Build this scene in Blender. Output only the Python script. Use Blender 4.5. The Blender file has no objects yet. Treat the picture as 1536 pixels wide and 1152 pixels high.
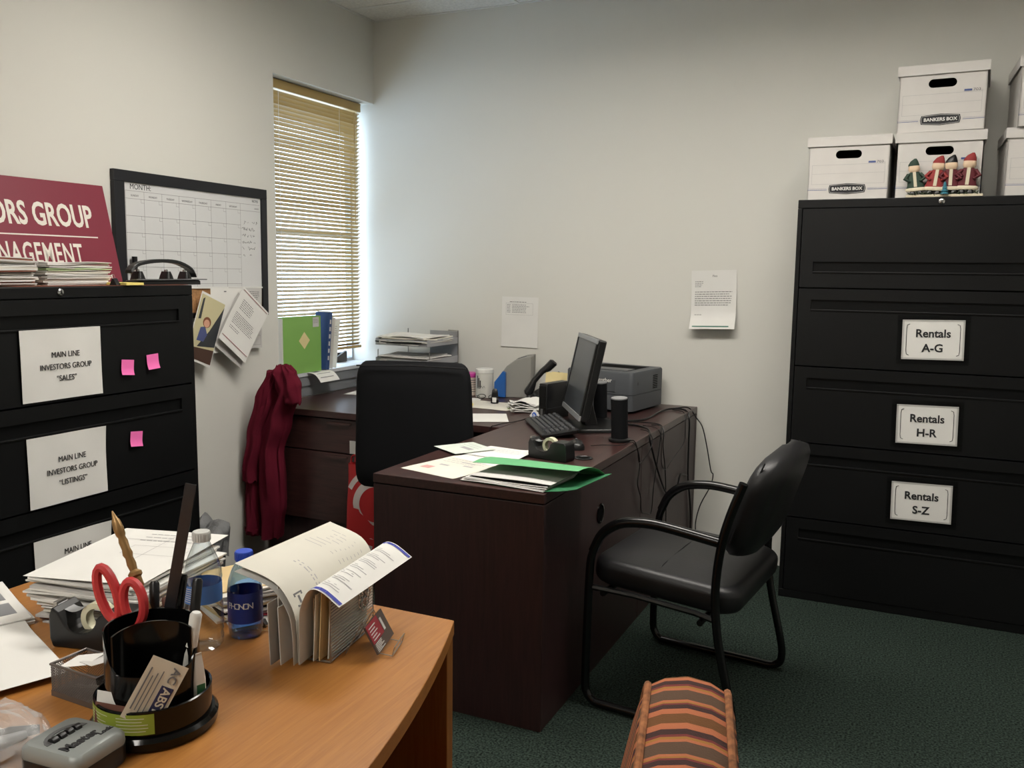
import bpy, bmesh, math, random
from mathutils import Matrix, Vector, Euler, noise
R = math.radians
PI = math.pi
random.seed(7)
scn = bpy.context.scene
COL = scn.collection

# ------------------------------------------------------------------ camera
cam_data = bpy.data.cameras.new('camera')
cam = bpy.data.objects.new('camera', cam_data)
COL.objects.link(cam)
cam_data.sensor_fit = 'HORIZONTAL'; cam_data.sensor_width = 36.0
cam_data.lens = 36.0 * 1322.79 / 1536.0
cam_data.clip_start = 0.05
_y, _p, _r = R(-24.8523), R(7.30355), R(-0.68853)
_f = Vector((math.sin(_y)*math.cos(_p), math.cos(_y)*math.cos(_p), -math.sin(_p)))
_rt = Vector((math.cos(_y), -math.sin(_y), 0)); _dn = _f.cross(_rt)
_r2 = _rt*math.cos(_r) + _dn*math.sin(_r); _d2 = -_rt*math.sin(_r) + _dn*math.cos(_r)
cam.matrix_world = Matrix(((_r2.x, -_d2.x, -_f.x, 0), (_r2.y, -_d2.y, -_f.y, 0), (_r2.z, -_d2.z, -_f.z, 1.3965), (0, 0, 0, 1)))
scn.camera = cam

# ------------------------------------------------------------------ world (overcast daylight seen through the window), exposure
world = bpy.data.worlds.new('world'); scn.world = world; world.use_nodes = True
_bg = world.node_tree.nodes['Background']
_bg.inputs[0].default_value = (0.76, 0.88, 1.0, 1); _bg.inputs[1].default_value = 7.0
vs = scn.view_settings
vs.view_transform = 'Standard'; vs.look = 'None'; vs.gamma = 1.0; vs.use_curve_mapping = False
vs.exposure = 0.0
TROFFER_STRENGTH = 21.5          # emission of the ceiling light diffusers

# ------------------------------------------------------------------ room dimensions
XL, YB, XR, YF, ZC = -2.855, 4.28, 1.75, -1.45, 2.748
H = 0.745                        # desk height

# ------------------------------------------------------------------ helpers
def lin(h):
    h = h.lstrip('#'); o = []
    for i in (0, 2, 4):
        c = int(h[i:i+2], 16)/255
        o.append(c/12.92 if c <= 0.04045 else ((c+0.055)/1.055)**2.4)
    return (*o, 1)

MATS = {}
def mat(name, color='#808080', rough=0.5, metal=0.0, spec=0.5, bump=None, var=None, alpha=None, emit=None, trans=0.0, coat=0.0, color2=None, scale=(1, 1, 1), ior=1.45, sheen=0.0):
    if name in MATS: return MATS[name]
    m = bpy.data.materials.new(name); m.use_nodes = True
    nt = m.node_tree; b = nt.nodes['Principled BSDF']; L = nt.links
    b.inputs['Base Color'].default_value = lin(color)
    b.inputs['Roughness'].default_value = rough; b.inputs['Metallic'].default_value = metal
    b.inputs['Specular IOR Level'].default_value = spec; b.inputs['IOR'].default_value = ior
    b.inputs['Transmission Weight'].default_value = trans; b.inputs['Coat Weight'].default_value = coat
    b.inputs['Sheen Weight'].default_value = sheen
    if alpha is not None: b.inputs['Alpha'].default_value = alpha
    if emit: b.inputs['Emission Color'].default_value = lin(emit[0]); b.inputs['Emission Strength'].default_value = emit[1]
    if var or bump or color2:
        tc = nt.nodes.new('ShaderNodeTexCoord'); mp = nt.nodes.new('ShaderNodeMapping')
        mp.inputs['Scale'].default_value = scale
        L.new(tc.outputs['Object'], mp.inputs['Vector'])
    if var or color2:
        sc, amt = var if var else (8, 1)
        n = nt.nodes.new('ShaderNodeTexNoise'); n.inputs['Scale'].default_value = sc; n.inputs['Detail'].default_value = 6
        L.new(mp.outputs[0], n.inputs['Vector'])
        rp = nt.nodes.new('ShaderNodeValToRGB')
        c = lin(color)
        if color2: ca, cb = lin(color), lin(color2)
        else: ca = tuple(x*(1-amt) for x in c[:3])+(1,); cb = tuple(min(1, x*(1+amt)) for x in c[:3])+(1,)
        rp.color_ramp.elements[0].color = ca; rp.color_ramp.elements[1].color = cb
        rp.color_ramp.elements[0].position = 0.32; rp.color_ramp.elements[1].position = 0.68
        L.new(n.outputs['Fac'], rp.inputs[0]); L.new(rp.outputs[0], b.inputs['Base Color'])
    if bump:
        n2 = nt.nodes.new('ShaderNodeTexNoise'); n2.inputs['Scale'].default_value = bump[0]; n2.inputs['Detail'].default_value = 4
        L.new(mp.outputs[0], n2.inputs['Vector'])
        bp = nt.nodes.new('ShaderNodeBump'); bp.inputs['Strength'].default_value = bump[1]; bp.inputs['Distance'].default_value = bump[2] if len(bump) > 2 else 0.002
        L.new(n2.outputs['Fac'], bp.inputs['Height']); L.new(bp.outputs[0], b.inputs['Normal'])
    MATS[name] = m
    return m

def glass_mat(name, tint='#ffffff', refl=0.12, rough=0.02):
    """thin clear plastic or glass: mostly straight-through, with a fresnel-weighted gloss"""
    if name in MATS: return MATS[name]
    m = bpy.data.materials.new(name); m.use_nodes = True; nt = m.node_tree; nt.nodes.clear()
    out = nt.nodes.new('ShaderNodeOutputMaterial'); mx = nt.nodes.new('ShaderNodeMixShader')
    t = nt.nodes.new('ShaderNodeBsdfTransparent'); g = nt.nodes.new('ShaderNodeBsdfGlossy'); lw = nt.nodes.new('ShaderNodeLayerWeight')
    lw.inputs[0].default_value = refl; t.inputs[0].default_value = lin(tint); g.inputs['Roughness'].default_value = rough
    nt.links.new(lw.outputs['Facing'], mx.inputs[0]); nt.links.new(t.outputs[0], mx.inputs[1]); nt.links.new(g.outputs[0], mx.inputs[2]); nt.links.new(mx.outputs[0], out.inputs[0])
    MATS[name] = m
    return m

class MB:
    def __init__(s): s.v = []; s.f = []; s.M = Matrix.Identity(4)
    def add(s, vs_, fs):
        o = len(s.v)
        s.v += [tuple(s.M @ Vector(p)) for p in vs_]
        s.f += [tuple(o+i for i in f) for f in fs]
        return s
    def box(s, x0, x1, y0, y1, z0, z1):
        return s.add([(x0, y0, z0), (x1, y0, z0), (x1, y1, z0), (x0, y1, z0), (x0, y0, z1), (x1, y0, z1), (x1, y1, z1), (x0, y1, z1)],
                     [(0, 3, 2, 1), (4, 5, 6, 7), (0, 1, 5, 4), (1, 2, 6, 5), (2, 3, 7, 6), (3, 0, 4, 7)])
    def obox(s, c, size, rot=(0, 0, 0)):
        k = s.M; s.M = k @ Matrix.Translation(c) @ Euler(rot).to_matrix().to_4x4()
        a, b, d = (q/2 for q in size); s.box(-a, a, -b, b, -d, d); s.M = k
        return s
    def quad(s, a, b, c, d): return s.add([a, b, c, d], [(0, 1, 2, 3)])
    def loft(s, rings, cap=True, closed=True):
        n = len(rings[0]); vs_ = [p for r in rings for p in r]; fs = []
        for i in range(len(rings)-1):
            for j in range(n if closed else n-1):
                k = (j+1) % n
                fs.append((i*n+j, i*n+k, (i+1)*n+k, (i+1)*n+j))
        if cap:
            fs.append(tuple(reversed(range(n)))); fs.append(tuple((len(rings)-1)*n+j for j in range(n)))
        return s.add(vs_, fs)
    def tube(s, pts, r, n=8, cap=True, closed=False):
        pts = [Vector(p) for p in pts]; m = len(pts); rings = []
        rr = r if isinstance(r, (list, tuple)) else [r]*m
        T = []
        for i in range(m):
            a = pts[(i-1) % m] if (closed or i > 0) else pts[0]; b = pts[(i+1) % m] if (closed or i < m-1) else pts[-1]
            d = (b-a); T.append(d.normalized() if d.length > 1e-9 else Vector((0, 0, 1)))
        up = Vector((0, 0, 1)) if abs(T[0].z) < 0.9 else Vector((1, 0, 0))
        N = (up - T[0]*up.dot(T[0])).normalized()
        for i in range(m):
            N = N - T[i]*N.dot(T[i]); N.normalize(); B = T[i].cross(N)
            rings.append([pts[i] + (N*math.cos(2*PI*j/n) + B*math.sin(2*PI*j/n))*rr[i] for j in range(n)])
        if closed: rings.append(rings[0]); cap = False
        return s.loft(rings, cap)
    def lathe(s, prof, n=24, c=(0, 0, 0), cap=True):
        rings = [[(c[0]+r*math.cos(2*PI*j/n), c[1]+r*math.sin(2*PI*j/n), c[2]+z) for j in range(n)] for r, z in prof]
        return s.loft(rings, cap)
    def prism(s, poly, z0, z1):
        return s.loft([[(x, y, z0) for x, y in poly], [(x, y, z1) for x, y in poly]])
    def rr(s, w, d, r, levels, n=5, c=(0, 0)):
        """stack of rounded rectangles: levels = [(inset, z)]"""
        rings = []
        for ins, z in levels:
            a, b = w/2-ins, d/2-ins; q = max(min(r, a, b) - ins*0.3, 0.0005)
            q = min(q, a, b); ring = []
            for cx, cy, a0 in ((a-q, b-q, 0), (-a+q, b-q, 90), (-a+q, -b+q, 180), (a-q, -b+q, 270)):
                for k in range(n+1):
                    t = R(a0+90*k/n); ring.append((c[0]+cx+q*math.cos(t), c[1]+cy+q*math.sin(t), z))
            rings.append(ring)
        return s.loft(rings)
    def cushion(s, w, d, h, r=0.04, puff=0.02, e=None):
        """soft block from z=0 to z=h"""
        e = e or min(h*0.45, 0.03); L = []
        for k in range(5):
            t = R(90*k/4); L.append((e*(1-math.sin(t)), e*(1-math.cos(t))))
        for k in range(5):
            t = R(90*k/4); L.append((e*(1-math.cos(t)), h-e+e*math.sin(t)))
        L.append((min(w, d)*0.25, h+puff*0.8)); L.append((min(w, d)*0.42, h+puff))
        return s.rr(w, d, r, L, n=6)
    def sheet(s, nx, ny, fn, th=0.0004):
        """grid fn(u,v)->(x,y,z), u,v in 0..1, closed with a small thickness along the local normal"""
        P = [[Vector(fn(i/nx, j/ny)) for i in range(nx+1)] for j in range(ny+1)]
        top = []; bot = []
        for j in range(ny+1):
            for i in range(nx+1):
                du = P[j][min(i+1, nx)]-P[j][max(i-1, 0)]; dv = P[min(j+1, ny)][i]-P[max(j-1, 0)][i]
                nn = du.cross(dv); nn = nn.normalized() if nn.length > 1e-12 else Vector((0, 0, 1))
                top.append(P[j][i]); bot.append(P[j][i]-nn*th)
        N = nx+1; K = len(top); fs = []
        for j in range(ny):
            for i in range(nx):
                a = j*N+i; fs.append((a, a+1, a+N+1, a+N)); fs.append((K+a, K+a+N, K+a+N+1, K+a+1))
        brd = [i for i in range(N)] + [j*N+nx for j in range(1, ny+1)] + [ny*N+i for i in range(nx-1, -1, -1)] + [j*N for j in range(ny-1, 0, -1)]
        for q in range(len(brd)):
            a, b = brd[q], brd[(q+1) % len(brd)]; fs.append((b, a, K+a, K+b))
        return s.add(top+bot, fs)
    def build(s, name, m, parent=None, loc=(0, 0, 0), rot=(0, 0, 0), smooth=False, bevel=0, sub=0):
        me = bpy.data.meshes.new(name); me.from_pydata(s.v, [], s.f); me.validate()
        if isinstance(m, str): m = MATS[m]
        me.materials.append(m)
        if smooth:
            me.polygons.foreach_set('use_smooth', [True]*len(me.polygons))
            me.set_sharp_from_angle(angle=R(42 if smooth is True else smooth))
        me.update()
        o = bpy.data.objects.new(name, me); COL.objects.link(o)
        o.parent = parent; o.location = loc; o.rotation_euler = rot
        if bevel:
            b = o.modifiers.new('bevel', 'BEVEL'); b.width = bevel; b.segments = 2; b.limit_method = 'ANGLE'; b.angle_limit = R(40)
        if sub:
            q = o.modifiers.new('sub', 'SUBSURF'); q.levels = sub; q.render_levels = sub
        return o

def tag(o, label, cat, group=None):
    o['label'] = label; o['category'] = cat
    if group: o['group'] = group
    return o
def thing(name, label, cat, loc=(0, 0, 0), rotz=0, group=None, rot=None):
    o = bpy.data.objects.new(name, None); COL.objects.link(o); o.empty_display_size = 0.05
    o.location = loc; o.rotation_euler = rot if rot else (0, 0, rotz)
    return tag(o, label, cat, group)
def struct(o): o['kind'] = 'structure'; return o
def copy_tree(o, parent=None):
    c = o.copy(); COL.objects.link(c); c.parent = parent
    for ch in list(o.children): copy_tree(ch, c)
    return c

def text(body, size, m, parent, loc=(0, 0, 0), rot=(0, 0, 0), align='CENTER', bold=0.0, xs=1.0, name='lettering', shear=0.0, track=1.0, lift=0.0004):
    cu = bpy.data.curves.new('t', 'FONT'); cu.body = body; cu.size = size; cu.align_x = align; cu.align_y = 'CENTER'
    cu.offset = bold; cu.resolution_u = 3; cu.extrude = lift; cu.shear = shear; cu.space_character = track
    to = bpy.data.objects.new('t', cu); COL.objects.link(to)
    dg = bpy.context.evaluated_depsgraph_get(); dg.update()
    me = bpy.data.meshes.new_from_object(to.evaluated_get(dg)); bpy.data.objects.remove(to); bpy.data.curves.remove(cu)
    me.name = name; me.materials.clear(); me.materials.append(MATS[m] if isinstance(m, str) else m)
    o = bpy.data.objects.new(name, me); COL.objects.link(o); o.parent = parent; o.location = loc; o.rotation_euler = rot; o.scale = (xs, 1, 1)
    return o

def words(x0, x1, y, h, rnd, gap=0.0):
    """broken dashes standing for a line of small print"""
    out = []; x = x0
    while x < x1:
        w = h*rnd.uniform(2.0, 5.5)
        if x+w > x1: w = x1-x
        if w > h*0.5: out.append((x, x+w, y, y+h))
        x += w+h*0.9
    return out
def para(x0, x1, y1, n, h, step, seed=1, ragged=0.25):
    rnd = random.Random(seed); o = []
    for k in range(n): o += words(x0, x1-(x1-x0)*rnd.uniform(0, ragged), y1-k*step, h, rnd)
    return o
def prints(parent, rects, m, zf=None, lift=0.0005, name='printed_text', seg=0.03):
    mb = MB(); zf = zf or (lambda x, y: 0)
    for x0, x1, y0, y1 in rects:
        k = max(1, int((x1-x0)/seg)); j = max(1, int((y1-y0)/seg))
        for i in range(k):
            for q in range(j):
                a, b = x0+(x1-x0)*i/k, x0+(x1-x0)*(i+1)/k; c, d = y0+(y1-y0)*q/j, y0+(y1-y0)*(q+1)/j
                mb.quad((a, c, zf(a, c)+lift), (b, c, zf(b, c)+lift), (b, d, zf(b, d)+lift), (a, d, zf(a, d)+lift))
    o = mb.build(name, m, parent); o['kind'] = 'stuff'
    return o
def paper(name, label, w, h, loc, rot, m='paper', zf=None, n=8, cat='paper', group=None, rects=None, ink='ink', th=0.0004, parent=None):
    zf = zf or (lambda x, y: 0)
    mb = MB(); mb.sheet(n, n, lambda u, v: ((u-.5)*w, (v-.5)*h, zf((u-.5)*w, (v-.5)*h)), th)
    o = mb.build(name, m, parent, loc, rot, smooth=True)
    if label: tag(o, label, cat, group)
    if rects: prints(o, rects, ink, zf)
    return o
def frame_rects(x0, x1, y0, y1, t): return [(x0, x1, y0, y0+t), (x0, x1, y1-t, y1), (x0, x0+t, y0, y1), (x1-t, x1, y0, y1)]
def arc(cx, cy, r, a0, a1, n): return [(cx+r*math.cos(R(a0+(a1-a0)*k/n)), cy+r*math.sin(R(a0+(a1-a0)*k/n))) for k in range(n+1)]
def smooth_path(pts, k=6):
    P = [Vector(p) for p in pts]; P = [P[0]*2-P[1]]+P+[P[-1]*2-P[-2]]; out = []
    for i in range(1, len(P)-2):
        for j in range(k):
            t = j/k; a, b, c, d = P[i-1], P[i], P[i+1], P[i+2]
            out.append(0.5*((2*b)+(c-a)*t+(2*a-5*b+4*c-d)*t*t+(3*b-a-3*c+d)*t**3))
    out.append(P[-2]); return out
LW = (R(90), 0, R(90))           # paper on the left wall, facing +X
BW = (R(90), 0, 0)               # paper on the back wall, facing -Y

# ------------------------------------------------------------------ materials
def wood_mat(name, dark, light, axis=(1, 12, 12), rough=0.35, coat=0.0, nscale=6):
    m = bpy.data.materials.new(name); m.use_nodes = True; nt = m.node_tree; b = nt.nodes['Principled BSDF']; L = nt.links
    tc = nt.nodes.new('ShaderNodeTexCoord'); mp = nt.nodes.new('ShaderNodeMapping'); mp.inputs['Scale'].default_value = axis
    n = nt.nodes.new('ShaderNodeTexNoise'); n.inputs['Scale'].default_value = nscale; n.inputs['Detail'].default_value = 8; n.inputs['Roughness'].default_value = 0.65; n.inputs['Distortion'].default_value = 0.6
    rp = nt.nodes.new('ShaderNodeValToRGB'); rp.color_ramp.elements[0].color = lin(dark); rp.color_ramp.elements[1].color = lin(light)
    rp.color_ramp.elements[0].position = 0.3; rp.color_ramp.elements[1].position = 0.7
    L.new(tc.outputs['Object'], mp.inputs[0]); L.new(mp.outputs[0], n.inputs['Vector']); L.new(n.outputs['Fac'], rp.inputs[0]); L.new(rp.outputs[0], b.inputs['Base Color'])
    b.inputs['Roughness'].default_value = rough; b.inputs['Coat Weight'].default_value = coat
    bp = nt.nodes.new('ShaderNodeBump'); bp.inputs['Strength'].default_value = 0.08; bp.inputs['Distance'].default_value = 0.001
    L.new(n.outputs['Fac'], bp.inputs['Height']); L.new(bp.outputs[0], b.inputs['Normal'])
    MATS[name] = m; return m
mat('wall_paint', '#d4d3cc', 0.75, spec=0.25, bump=(220, 0.06, 0.001), var=(1.2, 0.012))
mat('ceiling_tile', '#d8d6d0', 0.9, spec=0.1, bump=(160, 0.6, 0.003), var=(90, 0.10))
mat('grid_white', '#d5d4d0', 0.5)
def carpet():
    m = mat('carpet', '#333e38', 0.95, spec=0.1, var=(150, 0.9), bump=(170, 1.0, 0.012)); return m
carpet()
wood_mat('mahogany_x', '#2a1b1a', '#442b28', (1.2, 14, 14), 0.32)
wood_mat('mahogany_y', '#2a1b1a', '#442b28', (14, 1.2, 14), 0.32)
wood_mat('mahogany_z', '#241516', '#3a2222', (14, 14, 1.0), 0.42)
wood_mat('oak_y', '#98612c', '#ad773c', (30, 1.3, 30), 0.34, nscale=5)
wood_mat('oak_z', '#875626', '#9d6932', (26, 26, 1.3), 0.4, nscale=5)
mat('black_steel', '#0c0d0e', 0.46, spec=0.32, bump=(900, 0.12, 0.0005), var=(3, 0.15))
mat('dark_gap', '#050505', 0.9, spec=0.1)
mat('chrome', '#c8c8c8', 0.2, metal=1.0)
mat('steel_wire', '#9a9894', 0.32, metal=0.9)
mat('silver_mesh', '#a4a6aa', 0.5, metal=0.3)
mat('black_tube', '#0c0c0d', 0.22, spec=0.6)
mat('black_leather', '#18181a', 0.42, spec=0.5, bump=(180, 0.25, 0.0015), var=(6, 0.2))
mat('black_fabric', '#0e0f12', 0.8, spec=0.25, bump=(600, 0.4, 0.001))
mat('black_plastic', '#131314', 0.35)
mat('gloss_black', '#0a0a0a', 0.14, spec=0.4)
mat('grey_plastic', '#58595a', 0.5)
mat('printer_grey', '#4d5054', 0.55, bump=(700, 0.1, 0.0005))
mat('light_grey_plastic', '#8c8b86', 0.5)
mat('screen', '#3c3f43', 0.3, spec=0.6)
mat('silver_plastic', '#8e8f91', 0.4, metal=0.3)
mat('paper', '#dddcd8', 0.75, spec=0.2, var=(9, 0.02))
mat('paper_cream', '#d4d1c6', 0.75, spec=0.2, var=(9, 0.03))
mat('paper_grey', '#c2c0bd', 0.75, spec=0.2, var=(9, 0.03))
mat('manila', '#cdb588', 0.75, spec=0.2, var=(12, 0.05))
mat('ink', '#6d6c6e', 0.8); mat('ink_dark', '#262628', 0.8); mat('ink_faint', '#a5a4a6', 0.8)
mat('ink_red', '#8e3a40', 0.8); mat('ink_blue', '#3f47a0', 0.8); mat('ink_teal', '#4d7a6b', 0.8)
mat('white_plastic', '#d6d6d2', 0.35); mat('white_board', '#cfd0d0', 0.25)
mat('pink_note', '#ee6fb4', 0.7); mat('yellow_note', '#e6d47a', 0.7); mat('cream_note', '#ddcd98', 0.7)
mat('maroon', '#7a2638', 0.5, bump=(300, 0.1, 0.0005)); mat('sign_white', '#dedad0', 0.5)
mat('cork', '#a97e54', 0.9, var=(120, 0.25))
mat('blind_slat', '#a98f5c', 0.45, spec=0.3)
mat('cardboard_white', '#cfccc8', 0.8, spec=0.15, var=(15, 0.02))
mat('badge', '#222226', 0.6); mat('box_blue', '#44568c', 0.7)

# ================================================================== ROOM
struct(MB().box(XL-.25, XR+.1, YF-.1, YB+.15, -.1, 0).build('floor', 'carpet'))
WT, WS, WY = 2.312, 0.85, 3.434      # window head, sill, near jamb
wl = MB(); wl.box(XL-.2, XL, YF, WY, 0, ZC); wl.box(XL-.2, XL, WY, YB, WT, ZC); wl.box(XL-.2, XL, WY, YB, 0, WS)
struct(wl.build('wall_left', 'wall_paint'))
struct(MB().box(XL-.2, XR, YB, YB+.15, 0, ZC).build('wall_back', 'wall_paint'))
struct(MB().box(XR, XR+.1, YF, YB+.15, 0, ZC).build('wall_right', 'wall_paint'))
struct(MB().box(XL-.2, XR+.1, YF-.1, YF, 0, ZC).build('wall_front', 'wall_paint'))
ceil = struct(MB().box(XL-.2, XR+.1, YF-.1, YB+.15, ZC+.13, ZC+.2).build('ceiling', 'grid_white'))
xs = [XL, -1.975, -.755, .465, 1.685, XR]; ys = [YB]
while ys[-1] > YF: ys.append(4.04-.61*(len(ys)-1) if 4.04-.61*(len(ys)-1) > YF else YF)
LIGHTS = {(1, 3), (2, 3), (1, 8)}
for i in range(len(xs)-1):
    for j in range(len(ys)-1):
        if (i, j) in LIGHTS: continue
        MB().box(xs[i]+.012, xs[i+1]-.012, ys[j+1]+.012, ys[j]-.012, ZC+.004, ZC+.03).build('ceiling_tile', 'ceiling_tile', ceil)
for x in xs[1:-1]: MB().box(x-.012, x+.012, YF, YB, ZC, ZC+.006).build('ceiling_grid_bar', 'grid_white', ceil)
for y in ys[1:-1]: MB().box(XL, XR, y-.012, y+.012, ZC+.0005, ZC+.0055).build('ceiling_grid_bar', 'grid_white', ceil)
for a, b in (((XL, YF), (XL+.02, YB)), ((XL, YB-.012), (XR, YB)), ((XR-.02, YF), (XR, YB)), ((XL, YF), (XR, YF+.02))):
    MB().box(a[0], b[0], a[1], b[1], ZC-.001, ZC+.004).build('ceiling_edge_trim', 'grid_white', ceil)
mat('diffuser', '#f4f2ec', 0.5, emit=('#fff9f0', TROFFER_STRENGTH))
LNAME = {(1, 3): 'over the dark desk', (2, 3): 'over the visitor chair', (1, 8): 'behind the orange desk'}
for i, j in sorted(LIGHTS):
    cx, cy = (xs[i]+xs[i+1])/2, (ys[j]+ys[j+1])/2; w, d = (xs[i+1]-xs[i])/2-.014, (ys[j]-ys[j+1])/2-.014
    t = thing('ceiling_light', 'recessed fluorescent ceiling light ' + LNAME[(i, j)], 'ceiling light', (cx, cy, ZC), 0, 'recessed ceiling lights')
    fr = MB()
    for x0, x1, y0, y1 in ((-w, w, -d, -d+.03), (-w, w, d-.03, d), (-w, -w+.03, -d+.03, d-.03), (w-.03, w, -d+.03, d-.03)): fr.box(x0, x1, y0, y1, -.004, .125)
    fr.build('frame', 'grid_white', t)
    MB().box(-w+.03, w-.03, -d+.03, d-.03, .075, .085).build('diffuser', 'diffuser', t)

# window in its recess
mat('window_metal', '#a9abad', 0.4, metal=0.4); mat('dark_bronze', '#3a3028', 0.5); mat('apron_grey', '#7d8084', 0.6); mat('sill_white', '#c9ccd0', 0.45)
glass_mat('pane', '#f4faff', 0.05)
wn = bpy.data.objects.new('window_1', None); COL.objects.link(wn); struct(wn); wn.location = (XL-.17, (WY+YB)/2, WS)
def wbox(name, m, *b): return MB().box(*b).build(name, m, wn, (-wn.location.x, -wn.location.y, -wn.location.z))
fx0, fx1 = XL-.195, XL-.155
wbox('window_frame', 'window_metal', fx0, fx1, WY, WY+.02, WS, WT); wbox('window_frame', 'window_metal', fx0, fx1, YB-.012, YB, WS, WT)
wbox('window_frame', 'window_metal', fx0, fx1, WY+.02, YB-.012, WT-.05, WT); wbox('window_frame', 'window_metal', fx0, fx1, WY+.02, YB-.012, WS, WS+.035)
wbox('window_mullion', 'window_metal', fx0, fx1, WY+.02, YB-.012, 1.571, 1.59)
wbox('pane', 'pane', fx0+.015, fx0+.021, WY+.02, YB-.012, WS+.035, 1.571); wbox('pane', 'pane', fx0+.015, fx0+.021, WY+.02, YB-.012, 1.59, WT-.05)
wbox('window_sill', 'sill_white', XL-.155, XL+.022, WY+.002, YB-.002, WS, WS+.018)
wbox('window_apron', 'apron_grey', XL, XL+.016, WY-.02, YB-.002, H+.055, WS); wbox('window_apron', 'apron_grey', XL, XL+.007, WY-.02, YB-.002, H+.001, H+.055)
lt = MB(); lt.box(fx1, fx1+.02, 4.10, 4.19, WS+.02, WS+.075); lt.obox((fx1+.03, 4.12, WS+.06), (.015, .09, .02), (R(20), 0, 0))
lt.build('dark_view_stand_in', 'dark_bronze', wn, (-wn.location.x, -wn.location.y, -wn.location.z))  # added dark block, standing in for something dark outside the window

# venetian blind: each slat is its own part
bx = XL-.075; by0, by1 = WY+.012, YB-.046; bl = thing('window_blind', 'beige venetian blind with narrow tilted slats covering the tall corner window', 'blind', (bx, (by0+by1)/2, WS+.1))
hw = (by1-by0)/2; zt = WT-.05-WS-.1
MB().box(-.02, .02, -hw, hw, zt, zt+.046).build('headrail', 'blind_slat', bl, bevel=.003)
sm = MB(); prof = []
for k in range(5):
    u = (k/4-.5)*.0255; c = .0022*(1-(2*u/.0255)**2); prof.append((u, c))
sm.loft([[(u, y, c) for u, c in prof]+[(u, y, c-.0009) for u, c in reversed(prof)] for y in (-hw, hw)])
tilt = R(-34); pitch = .0205; nsl = int((zt-.012)/pitch); s0 = None
for k in range(nsl):
    z = zt-.016-k*pitch
    if z < .018: break
    if s0 is None: o = s0 = sm.build('slat', 'blind_slat', bl, smooth=True)
    else: o = s0.copy(); COL.objects.link(o); o.parent = bl
    o.location = (0, 0, z); o.rotation_euler = (R(random.uniform(-.08, .08)), tilt+R(random.uniform(-2.5, 2.5))+ (R(-9) if k < 3 else 0), 0)
MB().box(-.012, .012, -hw, hw, 0, .014).build('bottom_rail', 'blind_slat', bl, bevel=.003)
for y in (-hw+.1, hw-.19, hw-.02+.0):
    for x in (-.0105, .0125): MB().tube([(x, y, .01), (x, y, zt)], .0008, 5).build('ladder_cord', 'white_plastic', bl)
MB().tube([(.024, hw-.07, zt-.01), (.026, hw-.07, zt-.62)], .0025, 6).build('tilt_wand', 'blind_slat', bl)

# ================================================================== LATERAL FILE CABINETS (local: front faces -Y)
def lateral(label, loc, rotz, w, h, d, nd, flip):
    t = thing('file_cabinet', label, 'file cabinet', loc, rotz, 'black lateral file cabinets')
    c = MB(); c.box(-w/2, w/2, 0, d, .0, .035); c.box(-w/2, -w/2+.018, 0, d, .035, h-.035); c.box(w/2-.018, w/2, 0, d, .035, h-.035)
    c.box(-w/2, w/2, 0, d, h-.035, h); c.box(-w/2+.018, w/2-.018, .05, d, .035, h-.035)
    c.build('body', 'black_steel', t, bevel=.0025)
    dh = (h-.07)/nd
    for k in range(nd):
        z1 = h-.037-k*dh; z0 = z1-dh+.006; a = w/2-.021; f = MB()
        low = (flip and k == 0)
        p1 = z0+.105 if low else z1-.045; p0 = p1-.042; px = a-.05
        f.box(-a, a, -.004, .03, z0, p0); f.box(-a, a, -.004, .03, p1, z1); f.box(-a, -px, -.004, .03, p0, p1); f.box(px, a, -.004, .03, p0, p1)
        dr = f.build('drawer', 'black_steel', t)
        g = MB(); g.add([(-px, .007, p0), (px, .007, p0), (px, .003, p1), (-px, .003, p1), (-px, .03, p0), (px, .03, p0), (px, .03, p1), (-px, .03, p1)], [(0, 1, 2, 3), (7, 6, 5, 4), (0, 4, 5, 1), (3, 2, 6, 7), (0, 3, 7, 4), (1, 5, 6, 2)])
        g.build('pull_recess', 'black_steel', dr)
        MB().box(-px, px, -.008, .004, p0-.004, p0+.002).build('pull_lip', 'black_steel', dr, bevel=.001)
    l = MB(); l.M = Matrix.Translation((0, 0, h-.017)) @ Matrix.Rotation(R(90), 4, 'X'); l.lathe([(.0001, -.0), (.011, 0), (.011, .004), (.008, .006), (.0001, .006)], 20)
    lk = l.build('lock', 'chrome', t, smooth=True); MB().box(-.001, .001, -.007, -.0055, h-.022, h-.012).build('keyhole', 'dark_gap', lk)
    return t
lateral('black four-drawer lateral file cabinet with red sign and papers on top', (-2.37, 1.855, 0), R(90), 1.07, 1.333, .478, 4, False)
lateral('tall black five-drawer lateral file cabinet under the white storage boxes', (.04, 3.865, 0), 0, 1.07, 1.702, .405, 5, True)

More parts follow.
